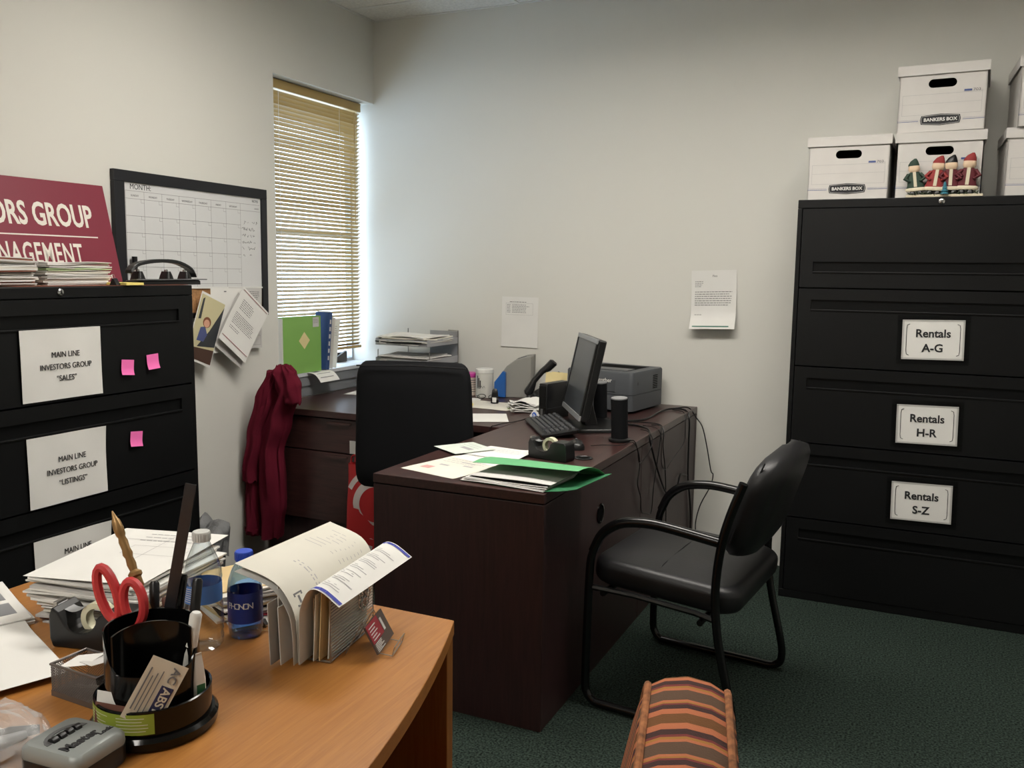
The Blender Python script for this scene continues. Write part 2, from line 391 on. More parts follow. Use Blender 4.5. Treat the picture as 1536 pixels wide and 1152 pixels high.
# sheets taped to the left cabinet: lettering in a light sans face
for k, (z, word, fade, rz) in enumerate((( 1.101, '“SALES”', 'upper', 0), (.781, '“LISTINGS”', 'middle', -.006), (.468, None, 'bottom', -.004))):
    bend = (lambda x, y: .0015+.004*max(0, (x-.08)/.055)**2+.0008*math.sin(38*x+19*y)) if k == 0 else (lambda x, y: .0015+.006*max(0, (x+y*.7-.12)/.06)**2*.4+.0008*math.sin(31*x+22*y))
    o = paper('paper_sign', ['white taped sheet reading MAIN LINE INVESTORS GROUP SALES on left cabinet', 'white taped sheet reading MAIN LINE INVESTORS GROUP LISTINGS on left cabinet', 'white taped sheet on left cabinet, lowest of three, partly hidden by papers'][k],
              .274, .214, (-2.361, 1.843+.004*k, z), LW, 'paper', bend, 10, 'sign', 'sheets taped to the left file cabinet')
    o.rotation_euler = (R(90), 0, R(90))
    L = ['MAIN LINE', 'INVESTORS GROUP'] + ([word] if word else [])
    for q, s in enumerate(L): text(s, .0245, 'ink_dark', o, (.012, (.028 if k < 2 else .05)-.036*q, .0031), (0, 0, rz), xs=.84)
for k, (y, z, a) in enumerate(((2.085, 1.067, -6), (2.191, 1.077, 3), (2.108, .824, -7))):
    o = paper('sticky_note', ['pink sticky note left of its neighbour on the second drawer', 'pink sticky note nearest the cabinet edge on the second drawer', 'lone pink sticky note beside the LISTINGS sheet'][k], .05, .05,
              (-2.361, y, z), (R(90), R(-a), R(90)), 'pink_note', lambda x, y_: .0006+.004*max(0, .01-y_)*2+.006*max(0, -y_/.025)**2, 6, 'sticky note', 'pink sticky notes on the left file cabinet')
# cards on the right cabinet
for k, (z, s) in enumerate(((1.146, 'A-G'), (.805, 'H-R'), (.487, 'S-Z'))):
    o = paper('label_card', 'white card lettered Rentals ' + s + ' taped to the tall cabinet', .224, .158, (.044, 3.856, z), (R(90), R(-1.2), 0), 'paper', lambda x, y: .0008*math.sin(25*x+3*y), 6, 'sign', 'Rentals cards on the tall cabinet')
    text('Rentals', .044, 'ink_dark', o, (0, .024, .001), bold=.0011, xs=.98); text(s, .044, 'ink_dark', o, (0, -.034, .001), bold=.0011, xs=1.0)
    br = MB()
    for sx in (-1, 1):
        pts = [(sx*.085, .062, .001), (sx*.094, .058, .001), (sx*.096, .045, .001), (sx*.096, -.045, .001), (sx*.094, -.058, .001), (sx*.085, -.062, .001)]
        br.tube(pts, .0011, 4)
    br.build('printed_bracket', 'ink_dark', o)['kind'] = 'stuff'
    glass_mat('clear_tape', '#e2e2e2', 0.04, 0.3)
    tp = MB()
    for x0, x1, y0, y1 in ((-.13, .13, .072, .098), (-.13, .13, -.098, -.072), (-.13, -.105, -.075, .075), (.105, .13, -.075, .075)): tp.quad((x0, y0, .0012), (x1, y0, .0012), (x1, y1, .0012), (x0, y1, .0012))
    tp.build('clear_tape', 'clear_tape', o)['kind'] = 'stuff'

# ================================================================== STORAGE BOXES on the tall cabinet
def plate_hole(mb, w, h, cx, cz, hw_, hh, y):
    """front plate (x,z) at y with a stadium hole"""
    y2 = y+.004
    mb.box(-w/2, w/2, y, y2, 0, cz-hh); mb.box(-w/2, w/2, y, y2, cz+hh, h); mb.box(-w/2, cx-hw_, y, y2, cz-hh, cz+hh); mb.box(cx+hw_, w/2, y, y2, cz-hh, cz+hh)
    for sx in (-1, 1):
        for sz in (-1, 1):
            ox, oz = cx+sx*(hw_-hh), cz; pts = [(cx+sx*hw_, cz+sz*hh)]+[(ox+sx*hh*math.cos(R(90*k/6)), oz+sz*hh*math.sin(R(90*k/6))) for k in range(7)]
            for k in range(1, 7): mb.add([(p[0], yy, p[1]) for yy in (y, y2) for p in (pts[0], pts[k], pts[k+1])], [(0, 1, 2), (5, 4, 3), (1, 4, 5, 2)])
def storage_box(label, loc, rotz=0):
    t = thing('storage_box', label, 'box', loc, rotz, 'white cardboard storage boxes'); w, h, d = .308, .25, .345
    b = MB(); plate_hole(b, w, h, 0, .182, .05, .0165, 0); b.box(-w/2, -w/2+.004, 0, d, 0, h); b.box(w/2-.004, w/2, 0, d, 0, h); b.box(-w/2, w/2, d-.004, d, 0, h); b.box(-w/2+.004, w/2-.004, .004, d-.004, 0, .004)
    body = b.build('body', 'cardboard_white', t)
    MB().box(-w/2+.004, w/2-.004, .06, .064, .01, h-.01).build('dark_interior_sheet', 'dark_gap', t)  # near-black sheet painting the shade inside the hollow box behind the handle hole
    l = MB(); W = w+.016; l.box(-W/2, W/2, -.008, d+.006, h, h+.004); l.box(-W/2, W/2, -.008, -.004, h-.034, h); l.box(-W/2, W/2, d+.002, d+.006, h-.034, h); l.box(-W/2, -W/2+.004, -.004, d+.002, h-.034, h); l.box(W/2-.004, W/2, -.004, d+.002, h-.034, h)
    l.build('lid', 'cardboard_white', t)
    p = bpy.data.objects.new('f', None)
    def pr(rects, m, nm): o = prints(body, rects, m, lambda x, y: 0, .0008, nm); o.rotation_euler = (R(90), 0, 0); return o
    pr(frame_rects(-.14, .14, .064, .142, .0009)+[(-.14, .14, .106, .1068), (.075, .14, .146, .1468), (.1392, .14, .142, .1468)], 'ink_faint', 'printed_frame')
    pr([(-.154, -.078, .040, .0418), (-.154, -.078, .0455, .0462), (.078, .154, .040, .0418), (.078, .154, .0455, .0462), (.077, .104, .1445, .152)], 'box_blue', 'printed_stripe')
    text('703', .014, 'ink', body, (.121, -.0008, .1485), (R(90), 0, 0), xs=1.3, lift=.0001)
    bd = MB(); outer = [(-.068, .028), (0, .022), (.068, .028), (.072, .044), (.068, .060), (0, .066), (-.068, .060), (-.072, .044)]
    bd.add([(x, -.0012, z) for x, z in outer], [tuple(range(8))]); k = bd.build('badge', 'badge', body)
    ring = [(x*.95, -.0016, .044+(z-.044)*.84) for x, z in outer]; MB().tube(ring, .0007, 4, closed=True).build('badge_line', 'white_plastic', k)
    text('BANKERS BOX', .0175, 'white_plastic', k, (0, -.002, .044), (R(90), 0, 0), bold=.0005, xs=1.02, lift=.0002)
    return t
storage_box('white storage box alone at the left end of the tall cabinet top', (-.314, 3.918, 1.703), R(-1))
storage_box('white storage box standing behind the row of wooden winter figures', (.02, 3.918, 1.703))
storage_box('white storage box stacked on top of the one behind the winter figures', (.014, 3.915, 1.959), R(-3))
storage_box('lower white storage box cut off by the right edge of the picture', (.407, 3.915, 1.703), R(1))
storage_box('upper white storage box cut off by the right edge of the picture', (.432, 3.895, 1.959), R(2))

# row of wooden winter figures (plain folk-style carollers)
mat('coat_red', '#8e2f2f', 0.7); mat('coat_green', '#2c4034', 0.7); mat('coat_maroon', '#5e2028', 0.7); mat('face', '#d9bfa2', 0.6); mat('cream', '#d6ccb4', 0.7); mat('teal', '#2f6f80', 0.6); mat('garland', '#2d3a28', 0.9, var=(200, 0.5)); mat('brown', '#7a5632', 0.6)
og = thing('figurine_row', 'row of four wooden winter figures in red and green coats on a base', 'ornament', (.035, 3.885, 1.703))
MB().box(-.125, .145, -.014, .014, 0, .012).build('base', 'cream', og, bevel=.001)
ga = MB()
for k in range(60):
    x = random.uniform(-.12, .13); ga.obox((x, random.uniform(-.015, -.002), .016+random.uniform(-.003, .006)), (.018, .003, .003), (random.uniform(-1, 1), random.uniform(-1, 1), random.uniform(-1.5, 1.5)))
ga.build('garland', 'garland', og)['kind'] = 'stuff'
for k, (x, c, hat, s, lean) in enumerate(((-.088, 'coat_green', 'coat_green', .94, -6), (-.028, 'coat_red', 'coat_red', 1.0, 5), (.030, 'coat_maroon', 'black_plastic', 1.0, 0), (.085, 'coat_maroon', 'coat_red', 1.04, 3))):
    b = MB(); b.M = Matrix.Translation((x, 0, .014)) @ Matrix.Rotation(R(lean), 4, 'Y') @ Matrix.Scale(s, 4)
    rings = []
    for z, w, d in ((.02, .034, .011), (.03, .037, .012), (.05, .031, .011), (.09, .028, .010), (.115, .022, .009), (.122, .012, .007)): rings.append([(w*math.cos(2*PI*j/16), d*math.sin(2*PI*j/16), z) for j in range(16)])
    b.loft(rings); fg = b.build('figure', c, og, smooth=True)
    def sub(nm, m_, fn):
        q = MB(); q.M = b.M.copy(); fn(q); return q.build(nm, m_, fg, smooth=True)
    sub('face', 'face', lambda q: q.loft([[(r*math.cos(2*PI*j/14), -.002+r*.5*math.sin(2*PI*j/14), z) for j in range(14)] for r, z in ((.006, .116), (.018, .121), (.0225, .134), (.021, .150), (.012, .162))]))
    sub('hat', hat, lambda q: q.loft([[(ox+r*math.cos(2*PI*j/14), r*.55*math.sin(2*PI*j/14), z) for j in range(14)] for r, z, ox in ((.0215, .152, 0), (.021, .160, 0), (.014, .178, .003), (.004, .190, .008))]))
    sub('hem', 'cream', lambda q: q.loft([[(r*math.cos(2*PI*j/16), r*.36*math.sin(2*PI*j/16), z) for j in range(16)] for r, z in ((.036, .018), (.040, .022), (.040, .032), (.034, .036))]))
    sub('scarf', 'cream', lambda q: q.box(-.006, .006, -.013, -.009, .04, .12))
    for sx in (-1, 1):
        sub('arm', c, lambda q: q.tube([(sx*.022, -.002, .11), (sx*.038, -.008, .085), (sx*.02, -.013, .068)], [.008, .008, .006], 8))
        sub('boot', 'black_plastic', lambda q: q.rr(.022, .02, .006, [(0, 0), (0, .01), (.004, .02)], c=(sx*.014, -.002)))
tr = MB()
for k in range(4): tr.lathe([(.016-.003*k, .012+.014*k), (.003, .030+.014*k)], 12, (.012, -.02, 0))
tr.build('small_tree', 'teal', og)
og.scale = (1, 1, .78)

# ================================================================== LEFT WALL: red sign, calendar board, pinned papers
lean = math.atan2(.085, .357); sl = math.hypot(.085, .357)
sg = MB().box(-1.22, 0, 0, sl, -.012, 0).build('sign_board', 'maroon', None, (-2.757, 2.42, 1.3355), (R(90)-lean, 0, R(90)), bevel=.001)
# local: x along the wall, y up the board, z out of the wall
sg.rotation_euler = (Matrix.Rotation(R(90), 3, 'Z') @ Matrix.Rotation(R(90)-lean, 3, 'X')).to_euler()
sg.location = (-2.757+.012*math.cos(lean), 2.42, 1.3355+.0032)
tag(sg, 'maroon sign board with white GROUP lettering leaning on the left wall', 'sign')
text('INVESTORS GROUP', .113, 'sign_white', sg, (-.078, .238, .0005), align='RIGHT', bold=.0028, xs=.635)
MB().box(-.85, -.07, .164, .1685, 0, .0006).build('printed_line', 'sign_white', sg)
text('MANAGEMENT', .105, 'sign_white', sg, (-.15, .098, .0005), align='RIGHT', bold=.0016, xs=.545, track=1.1)

wb = thing('calendar_board', 'black framed monthly calendar board with cork strip on the left wall', 'board', (XL, 2.907, 1.179), rot=(R(90), R(.45), R(90)))
W2, Hh = .435, .585
fr = MB(); fr.box(-W2, W2, Hh-.044, Hh, .001, .022); fr.box(-W2, -W2+.05, 0, Hh-.044, .001, .022); fr.box(W2-.038, W2, 0, Hh-.044, .001, .022); fr.box(-W2+.05, W2-.038, 0, .022, .001, .022)
mat('frame_black', '#17181d', 0.45); fr.build('frame', 'frame_black', wb, bevel=.002)
bd = MB().box(-W2+.05, W2-.038, .131, Hh-.044, .002, .014).build('calendar_panel', 'white_board', wb)
MB().box(-W2+.05, W2-.038, .022, .131, .002, .012).build('cork_strip', 'cork', wb)
MB().box(-W2+.05, W2-.038, .126, .133, .012, .020).build('marker_ledge', 'white_plastic', wb)
x0, x1, x2, y0, y1 = -W2+.058, .262, W2-.044, .15, Hh-.106; gr = []
for k in range(8): gr.append((x0+(x1-x0)*k/7-.0006, x0+(x1-x0)*k/7+.0006, .134, y1+.03))
for k in range(6): y = y1-(y1-.134)*k/5.2; gr.append((x0, x1, y-.0006, y+.0006))
gr += [(x0, x2, y1+.0294, y1+.0306), (x1, x2, y1-.0006, y1+.0006)]
for k in range(7):
    for q in range(5):
        xx = x0+(x1-x0)*(k+1)/7; y = y1-(y1-.134)*q/5.2; gr += [(xx-.016, xx-.0152, y-.014, y), (xx-.016, xx, y-.0144, y-.0136)]
prints(bd, gr, 'ink', None, .0145, 'printed_grid')
text('MONTH:', .030, 'ink_dark', bd, (x0+.022, Hh-.06, .0143), align='LEFT', xs=.9, lift=.0002)
for k, s in enumerate(('SUNDAY', 'MONDAY', 'TUESDAY', 'WEDNESDAY', 'THURSDAY', 'FRIDAY', 'SATURDAY')): text(s, .011, 'ink', bd, (x0+(x1-x0)*(k+.5)/7, y1+.012, .0143), xs=.9, lift=.0002)
text('NOTES', .016, 'ink_dark', bd, (x2-.03, y1+.046, .0143), lift=.0002, xs=.8); text('NOTES', .009, 'ink', bd, (x2-.02, y1+.012, .0143), lift=.0002)
hs = MB(); rnd = random.Random(3)
for q in range(6):
    x = x1+.008; yb = y1-.055-q*.029; xe = x2-.008-rnd.uniform(0, .03); pts = []
    while x < xe:
        if rnd.random() < .16:
            if len(pts) > 2: hs.tube(pts, .0006, 3)
            pts = []; x += .006
        pts.append((x, yb+rnd.uniform(-.0075, .0085), .0146)); x += .0036
    if len(pts) > 2: hs.tube(pts, .0006, 3)
hs.build('handwriting', 'ink_dark', bd)['kind'] = 'stuff'
mk = thing('marker_pen', 'black capped white marker clipped to the left edge of the calendar board', 'marker', (XL+.024, 2.55, 1.30))
MB().tube([(.008, 0, 0), (.008, 0, .085)], .007, 10).build('barrel', 'white_plastic', mk, smooth=True); MB().tube([(.008, 0, .085), (.008, 0, .135)], .0105, 10).build('cap', 'black_plastic', mk, smooth=True)
mc = MB().box(-.002, .001, -.007, .007, .03, .1).build('clip', 'black_plastic', mk)

# pinned papers over the cork strip
def crease(amp): return lambda x, y: .001+amp*.25*max(0, -y-.02)**2*18+.001*math.sin(14*x)
px = XL+.026
o = paper('pinned_sheet', 'upright printed sheet pinned under the calendar, rearmost on the cork strip', .216, .279, (px, 3.175, 1.166), (R(90), R(2), R(90)), 'paper_grey', crease(.05), 8, 'paper', 'papers pinned under the calendar', para(-.0, .095, .12, 5, .003, .009, 3)+para(-.02, .095, -.02, 6, .003, .010, 4)+frame_rects(-.09, .098, -.125, -.08, .001)+[(-.03, .02, -.09, -.083)])
o = paper('pinned_sheet', 'printed sheet with dark side strip pinned beside the family photo', .20, .285, (px+.012, 3.045, 1.163), (R(90), R(1), R(90)), 'paper', crease(.05), 8, 'paper', 'papers pinned under the calendar', [(-.088, -.07, -.05, .03), (-.088, -.075, -.065, -.055), (-.02, -.005, .125, .13)])
o = paper('pinned_sheet', 'slanting letter whose lower corner hangs lowest on the cork strip', .20, .279, (px+.026, 3.10, 1.115), (R(90), R(37), R(90)), 'paper_grey', crease(.06), 8, 'paper', 'papers pinned under the calendar', para(-.08, .08, .1, 8, .003, .012, 9))
o = paper('pinned_sheet', 'slanting letter with dark red rules on top of the pinned papers', .205, .279, (px+.042, 3.112, 1.140), (R(90), R(38), R(90)), 'paper', lambda x, y: .003+.03*max(0, -y)**2*6+.003*abs(math.sin(10*y)), 10, 'paper', 'papers pinned under the calendar',
          para(-.07, .02, .09, 6, .003, .009, 5)+para(-.075, .078, .02, 7, .0028, .0085, 6, .15)+para(-.075, 0, -.05, 2, .003, .009, 7))
prints(o, [(-.095, .095, .127, .1295), (-.095, .095, -.112, -.1095)], 'ink_red', lambda x, y: .004+.03*max(0, -y)**2*6+.003*abs(math.sin(10*y)), .0006, 'printed_rule')
mat('photo_wall', '#c3bb95', 0.35); mat('photo_dark', '#33363a', 0.35); mat('photo_skin', '#cf9c82', 0.35); mat('photo_hair', '#7c4c32', 0.35); mat('photo_blue', '#4a5380', 0.35); mat('photo_brown', '#4a352c', 0.35)
ph = paper('photograph', 'colour snapshot of a smiling child pinned beside the left cabinet', .152, .30, (px+.030, 2.895, 1.130), (R(90), R(22), R(90)), 'paper', None, 4, 'photo')
def ppoly(nm, pts, m_, l):
    b = MB(); b.add([(x, y, l) for x, y in pts], [tuple(range(len(pts)))]); return b.build(nm, m_, ph)
ppoly('print_background', [(-.072, -.14), (.072, -.14), (.072, .14), (-.072, .14)], 'photo_wall', .0006); ppoly('print_sofa', [(-.03, -.085), (.072, -.06), (.072, .125), (.02, 0)], 'photo_dark', .0010)
ppoly('print_floor', [(-.072, -.14), (.072, -.14), (.072, -.075), (-.072, -.095)], 'photo_brown', .0012); ppoly('print_frame', [(-.06, .03), (-.045, .035), (-.05, .13), (-.06, .12)], 'photo_dark', .0010)
ppoly('print_body', [(-.04, -.06), (.0, -.055), (.012, -.02), (-.01, .01), (-.035, .0)], 'photo_blue', .0013); ppoly('print_hair', arc(-.006, .03, .024, 0, 340, 14), 'photo_hair', .0015); ppoly('print_face', arc(-.006, .025, .0175, 0, 340, 14), 'photo_skin', .0018)

# ------------------------------------------------------------------ on top of the left cabinet
ZL = 1.3338
def stack(name, label, cat, loc, rotz, w, d, n, mats, seed, thick=(.0008, .003), jit=.008, rj=3, layer='sheet', group=None, wob=.002, names=None, topfn=None):
    t = thing(name, label, cat, loc, rotz, group); rnd = random.Random(seed); z = 0
    for k in range(n):
        th = rnd.uniform(*thick); ww, dd = w*rnd.uniform(.95, 1), d*rnd.uniform(.95, 1); a, b = rnd.uniform(0, 6), rnd.uniform(0, 6)
        ph_ = [rnd.uniform(0, 6) for _ in range(3)]
        fn = lambda u, v: ((u-.5)*ww, (v-.5)*dd, wob*(math.sin(5*u+ph_[0])*math.sin(4*v+ph_[1])+1)*(k/n)*.9)
        mb = MB(); mb.sheet(8, 6, fn, th*.97)
        m_ = mats[k % len(mats)] if not isinstance(mats, dict) else mats[rnd.choice(list(mats))]
        o = mb.build(layer, m_, t, (rnd.uniform(-jit, jit), rnd.uniform(-jit, jit), z+th), (0, 0, R(rnd.uniform(-rj, rj))), smooth=25)
        z += th
    t['top'] = z
    return t, z
fold = MB(); fold.sheet(6, 6, lambda u, v: ((u-.5)*.36, (v-.5)*.66, 0), .0012)
mat('rust', '#7d4a38', 0.8); tag(fold.build('file_folder', 'rust', None, (-2.553, 2.045, ZL+.0014), (0, 0, R(0))), 'rust brown folder lying under the paper piles on the left cabinet', 'folder')
s1, z1_ = stack('paper_stack', 'thick stack of brownish documents and folders at the far left on the cabinet', 'paper stack', (-2.545, 1.70, ZL+.0016), R(88), .27, .215, 20, ['paper_cream', 'paper_grey', 'rust', 'paper', 'paper_cream', 'paper', 'paper_grey', 'paper'], 11, (.002, .0065), .008, 3, group='paper stacks on the left cabinet', wob=.0035)
s2, z2_ = stack('paper_stack', 'stack of white and pale green papers beside the red sign on the cabinet', 'paper stack', (-2.55, 1.985, ZL+.0016), R(92), .25, .215, 18, ['paper', 'paper_grey', 'paper', 'paper_cream', 'paper', 'paper'], 12, (.002, .0058), .008, 3, group='paper stacks on the left cabinet', wob=.004)
mat('pale_green', '#a9bd92', 0.8)
for ch in list(s2.children)[11:13]: ch.data.materials[0] = MATS['pale_green']
bc = thing('binder_clip', 'dark binder clip standing between the paper stack and the yellow pad', 'clip', (-2.39, 2.075, ZL+.0016), R(20))
MB().prism([(-.012, 0), (.012, 0), (.002, .022), (-.002, .022)], -.012, .012).build('body', 'black_plastic', bc, rot=(R(90), 0, 0)); MB().tube([(-.002, -.008, .02), (-.006, -.006, .034), (-.006, .006, .034), (-.002, .008, .02)], .0009, 5).build('handle', 'steel_wire', bc)
yp = thing('legal_pad', 'yellow legal pad lying beside the three-hole punch on the left cabinet', 'notepad', (-2.46, 2.128, ZL+.0016), R(2))
MB().rr(.2, .075, .004, [(0, 0), (0, .008)]).build('pages', 'yellow_note', yp); MB().box(-.1, -.09, -.037, .037, .0, .009).build('binding', 'rust', yp)
hp = thing('hole_punch', 'black three-hole punch with long curved handle on the left cabinet', 'hole punch', (-2.425, 2.315, ZL+.0005), R(90))
MB().rr(.27, .085, .01, [(0, 0), (0, .012), (.004, .016)], c=(0, 0)).build('base', 'black_plastic', hp, smooth=True)
MB().box(-.16, .16, -.045, -.018, .0165, .020).build('paper_tray', 'grey_plastic', hp)
for x in (-.105, .02, .105):
    q = MB(); q.rr(.032, .05, .008, [(0, .016), (.003, .03), (.008, .046)], c=(x, .01)); hd = q.build('punch_head', 'black_plastic', hp, smooth=True)
    MB().lathe([(.006, .046), (.006, .052), (.004, .053)], 12, (x, .01, 0)).build('pin', 'chrome', hd, smooth=True)
hb = MB(); P = [(-.145, .044), (-.12, .066), (-.06, .079), (.02, .083), (.08, .076), (.13, .055), (.15, .03)]
rings = []
for (x, z), w in zip(smooth_path([(a, 0, b) for a, b in P], 3)[::1] and [(v.x, v.z) for v in smooth_path([(a, 0, b) for a, b in P], 3)], [.02]*40):
    rings.append([(x, .01-.017, z-.006), (x, .01+.017, z-.006), (x, .01+.014, z+.006), (x, .01-.014, z+.006)])
hb.loft(rings); hb.build('handle', 'black_plastic', hp, bevel=.002)

# ================================================================== BACK WALL papers
o = paper('wall_notice', 'plain white sheet with a small printed block taped to the back wall', .212, .266, (-1.94, YB-.003, 1.127), (R(90), R(.5), 0), 'paper', lambda x, y: .0006+.012*max(0, -y-.07)**2*60, 8, 'paper', None, para(-.06, .07, .105, 1, .003, .008, 2)+frame_rects(-.082, .075, .038, .1, .0006))
prints(o, para(-.076, -.055, .09, 6, .0025, .008, 21)+para(-.045, .06, .09, 6, .0025, .008, 22), 'ink', lambda x, y: .0008, .0006)
o = paper('wall_letter', 'folded letter with green rule taped to the back wall near the cabinet', .216, .279, (-.915, YB-.004, 1.272), (R(90), R(-1.8), 0), 'paper', lambda x, y: .001+(.012*(1-abs((y-.0)/.047)) if abs(y) < .047 else 0)*.0+(.05*max(0, -y-.047)/.093 if y < -.047 else (.012*(.047-y)/.094 if y < .047 else 0)), 12, 'paper')
zf2 = lambda x, y: .0018+(.05*max(0, -y-.047)/.093 if y < -.047 else (.012*(.047-y)/.094 if y < .047 else 0))
prints(o, para(-.09, -.05, .085, 4, .0025, .008, 31)+para(-.09, .09, .035, 7, .003, .0105, 32, .12)+para(-.09, -.05, -.06, 3, .0025, .007, 33), 'ink', zf2)
text('Fios', .014, 'ink_dark', o, (.005, .112, .0016), lift=.0002); prints(o, [(-.095, .08, -.13, -.1245)], 'ink_teal', zf2, .0006, 'printed_rule')

# ================================================================== DARK DESKS
DX0, DX1, DY0, DY1 = -1.573, -.974, 2.338, 4.276
dk = thing('desk', 'dark mahogany desk carrying the monitor, end panel facing the orange desk', 'desk', ((DX0+DX1)/2, (DY0+DY1)/2, 0))
dl = Vector(dk.location)
def dbox(nm, m, par, *b, bevel=.0015, off=None):
    l = off if off is not None else dl; q = MB().box(*b); q.v = [tuple(Vector(p)-l) for p in q.v]
    return q.build(nm, m, par, bevel=bevel)
top = dbox('desktop', 'mahogany_y', dk, DX0, DX1, DY0, DY1, H-.03, H, bevel=.002)
dbox('end_panel', 'mahogany_z', dk, DX0, DX1-.001, DY0+.002, DY0+.027, 0, H-.034)
dbox('end_panel', 'mahogany_z', dk, DX0+.02, DX1-.001, DY1-.025, DY1, 0, H-.034)
dbox('back_panel', 'mahogany_z', dk, DX1-.021, DX1-.002, DY0+.027, 3.343, 0, H-.034); dbox('back_panel', 'mahogany_z', dk, DX1-.021, DX1-.002, 3.346, DY1-.025, 0, H-.034)
dbox('groove_strip', 'dark_gap', dk, DX0+.004, DX1-.006, DY0+.006, DY1-.004, H-.034, H-.03, bevel=0)
pd = dbox('pedestal', 'mahogany_z', dk, DX0+.02, DX1-.06, DY0+.03, DY0+.42, .03, H-.036)
for k, (z0, z1) in enumerate(((.5, .70), (.28, .495), (.04, .275))):
    d_ = dbox('drawer', 'mahogany_z', dk, DX0+.003, DX0+.019, DY0+.033, DY0+.417, z0, z1); g = dbox('handle', 'black_plastic', d_, DX0-.012, DX0+.003, DY0+.17, DY0+.28, z1-.05, z1-.04, bevel=.002)
def ring_grommet(nm, par, loc, rot=(0, 0, 0), r=.034, m='black_plastic'):
    g = MB(); g.lathe([(r, 0), (r, .003), (r-.006, .004), (r-.008, .0025), (r-.009, .0006), (.001, .0005)], 28); return g.build(nm, m, par, loc, rot, smooth=True)
gg = ring_grommet('grommet', dk, Vector((-1.05, 2.872, H+.0002))-dl); MB().lathe([(.0247, 0), (.0001, .0001)], 24, cap=False).build('cable_opening', 'dark_gap', gg, (0, 0, .0009))
gg = ring_grommet('grommet', dk, Vector((DX1-.0018, 2.854, .56))-dl, (0, R(90), 0), .036, 'gloss_black'); MB().lathe([(.027, 0), (.0001, .0001)], 24, cap=False).build('cable_opening', 'dark_gap', gg, (0, 0, .0009))

RX0, RX1, RY0, RY1 = XL+.02, DX0-.003, 3.282, YB-.004
rd = thing('return_desk', 'dark mahogany return desk under the window with a two-drawer pedestal', 'desk', ((RX0+RX1)/2, (RY0+RY1)/2, 0)); rl = Vector(rd.location)
dbox('desktop', 'mahogany_x', rd, RX0, RX1, RY0, RY1, H-.03, H, bevel=.002, off=rl)
dbox('pedestal', 'mahogany_z', rd, RX0+.004, -2.215, RY0+.035, 3.95, .0, H-.032, off=rl)
dbox('end_panel', 'mahogany_z', rd, -1.61, -1.585, RY0+.3, RY1-.02, 0, H-.032, off=rl); dbox('back_panel', 'mahogany_z', rd, -2.21, -1.612, RY1-.03, RY1-.012, .1, H-.032, off=rl)
for k, (z0, z1) in enumerate(((.555, .708), (.22, .549))):
    dr = dbox('drawer', 'mahogany_x', rd, RX0+.006, -2.218, RY0+.012, RY0+.033, z0, z1, off=rl)
    pm_ = MB(); pr_ = [(-.065, 0), (-.06, -.006), (-.045, -.0095), (0, -.011), (.045, -.0095), (.06, -.006), (.065, 0)]
    pm_.loft([[(x, 0, z) for x, z in pr_], [(x, -.007, z-.001) for x, z in pr_], [(x, -.008, z-.004) for x, z in pr_]])
    pm_.build('pull', 'mahogany_x', dr, Vector((-2.40 if k == 0 else -2.42, RY0+.012, z1-.012))-rl)
    if k == 0:
        lkm = MB(); lkm.lathe([(.009, 0), (.009, .003), (.006, .004), (.0001, .004)], 18); lkm.build('lock', 'black_plastic', dr, Vector((-2.265, RY0+.012, z1-.022))-rl, (R(90), 0, 0), smooth=True)

# ------------------------------------------------------------------ orange bow-front desk
OY0, OY1, OX0 = -.435, 1.395, -1.645
bow = lambda y: -.585-.2085*(y-.48)**2
ot = thing('bow_front_desk', 'orange wood desk with bowed edge in the foreground', 'desk', (-1.15, .48, 0)); ol = Vector(ot.location)
poly = [(OX0, OY0)]+[(bow(OY0+(OY1-OY0)*k/40), OY0+(OY1-OY0)*k/40) for k in range(41)]+[(OX0, OY1)]
q = MB(); q.prism([(x-ol.x, y-ol.y) for x, y in poly], H-.028, H); q.build('desktop', 'oak_y', ot, bevel=.002)
dbox('end_panel', 'oak_z', ot, OX0+.02, -.761, OY1-.025, OY1-.002, 0, H-.0285, off=ol); dbox('end_panel', 'oak_z', ot, OX0+.02, -.761, OY0+.002, OY0+.025, 0, H-.0285, off=ol)
dbox('modesty_panel', 'oak_z', ot, -.98, -.96, OY0+.026, OY1-.026, .08, H-.0285, off=ol)

# ------------------------------------------------------------------ black visitor chair with sled frame (local: faces -X)
vc = thing('visitor_chair', 'black leather visitor armchair with tubular sled frame beside the desk', 'chair', (-.635, 2.835, 0), R(-6))
for s in (-1, 1):
    y = s*.292; fr = [(-.12, .5)]
    P = [(.17, .612), (0, .632), (-.08, .632), (-.15, .617), (-.205, .575), (-.235, .515), (-.245, .45), (-.25, .25), (-.252, .10), (-.248, .05), (-.225, .022), (-.18, .0165), (.12, .0165), (.19, .0165), (.222, .03), (.232, .06), (.225, .12), (.18, .31), (.165, .46), (.176, .60), (.20, .70), (.235, .80)]
    MB().tube(smooth_path([(a, y, b) for a, b in P], 4), .0135, 10).build('side_frame', 'black_tube', vc, smooth=True)
    MB().tube([(-.247, y*.985, .398), (-.1, y*.93, .392), (.1, y*.93, .378), (.172, y*.985, .372)], .010, 8).build('seat_rail', 'black_tube', vc, smooth=True)
    ar = MB(); ar.tube(smooth_path([(a, y, b+.004) for a, b in P[:6]], 4), .0155, 10); ar.build('armrest', 'black_tube', vc, smooth=True)
for x, z in ((-.2, .384), (.12, .356)): MB().tube([(x, -.289, z), (x, .289, z)], .010, 8).build('cross_tube', 'black_tube', vc, smooth=True)
se = MB(); se.cushion(.485, .53, .088, .07, .012, .03)
seat = se.build('seat', 'black_leather', vc, (-.022, 0, .388), (0, R(3.5), 0), smooth=60, sub=0)
MB().tube([(-.02, -.255, .072), (-.02, -.2, .0925), (-.02, 0, .1015), (-.02, .2, .0925), (-.02, .255, .072)], .0022, 6).build('seam', 'black_leather', seat, smooth=True)
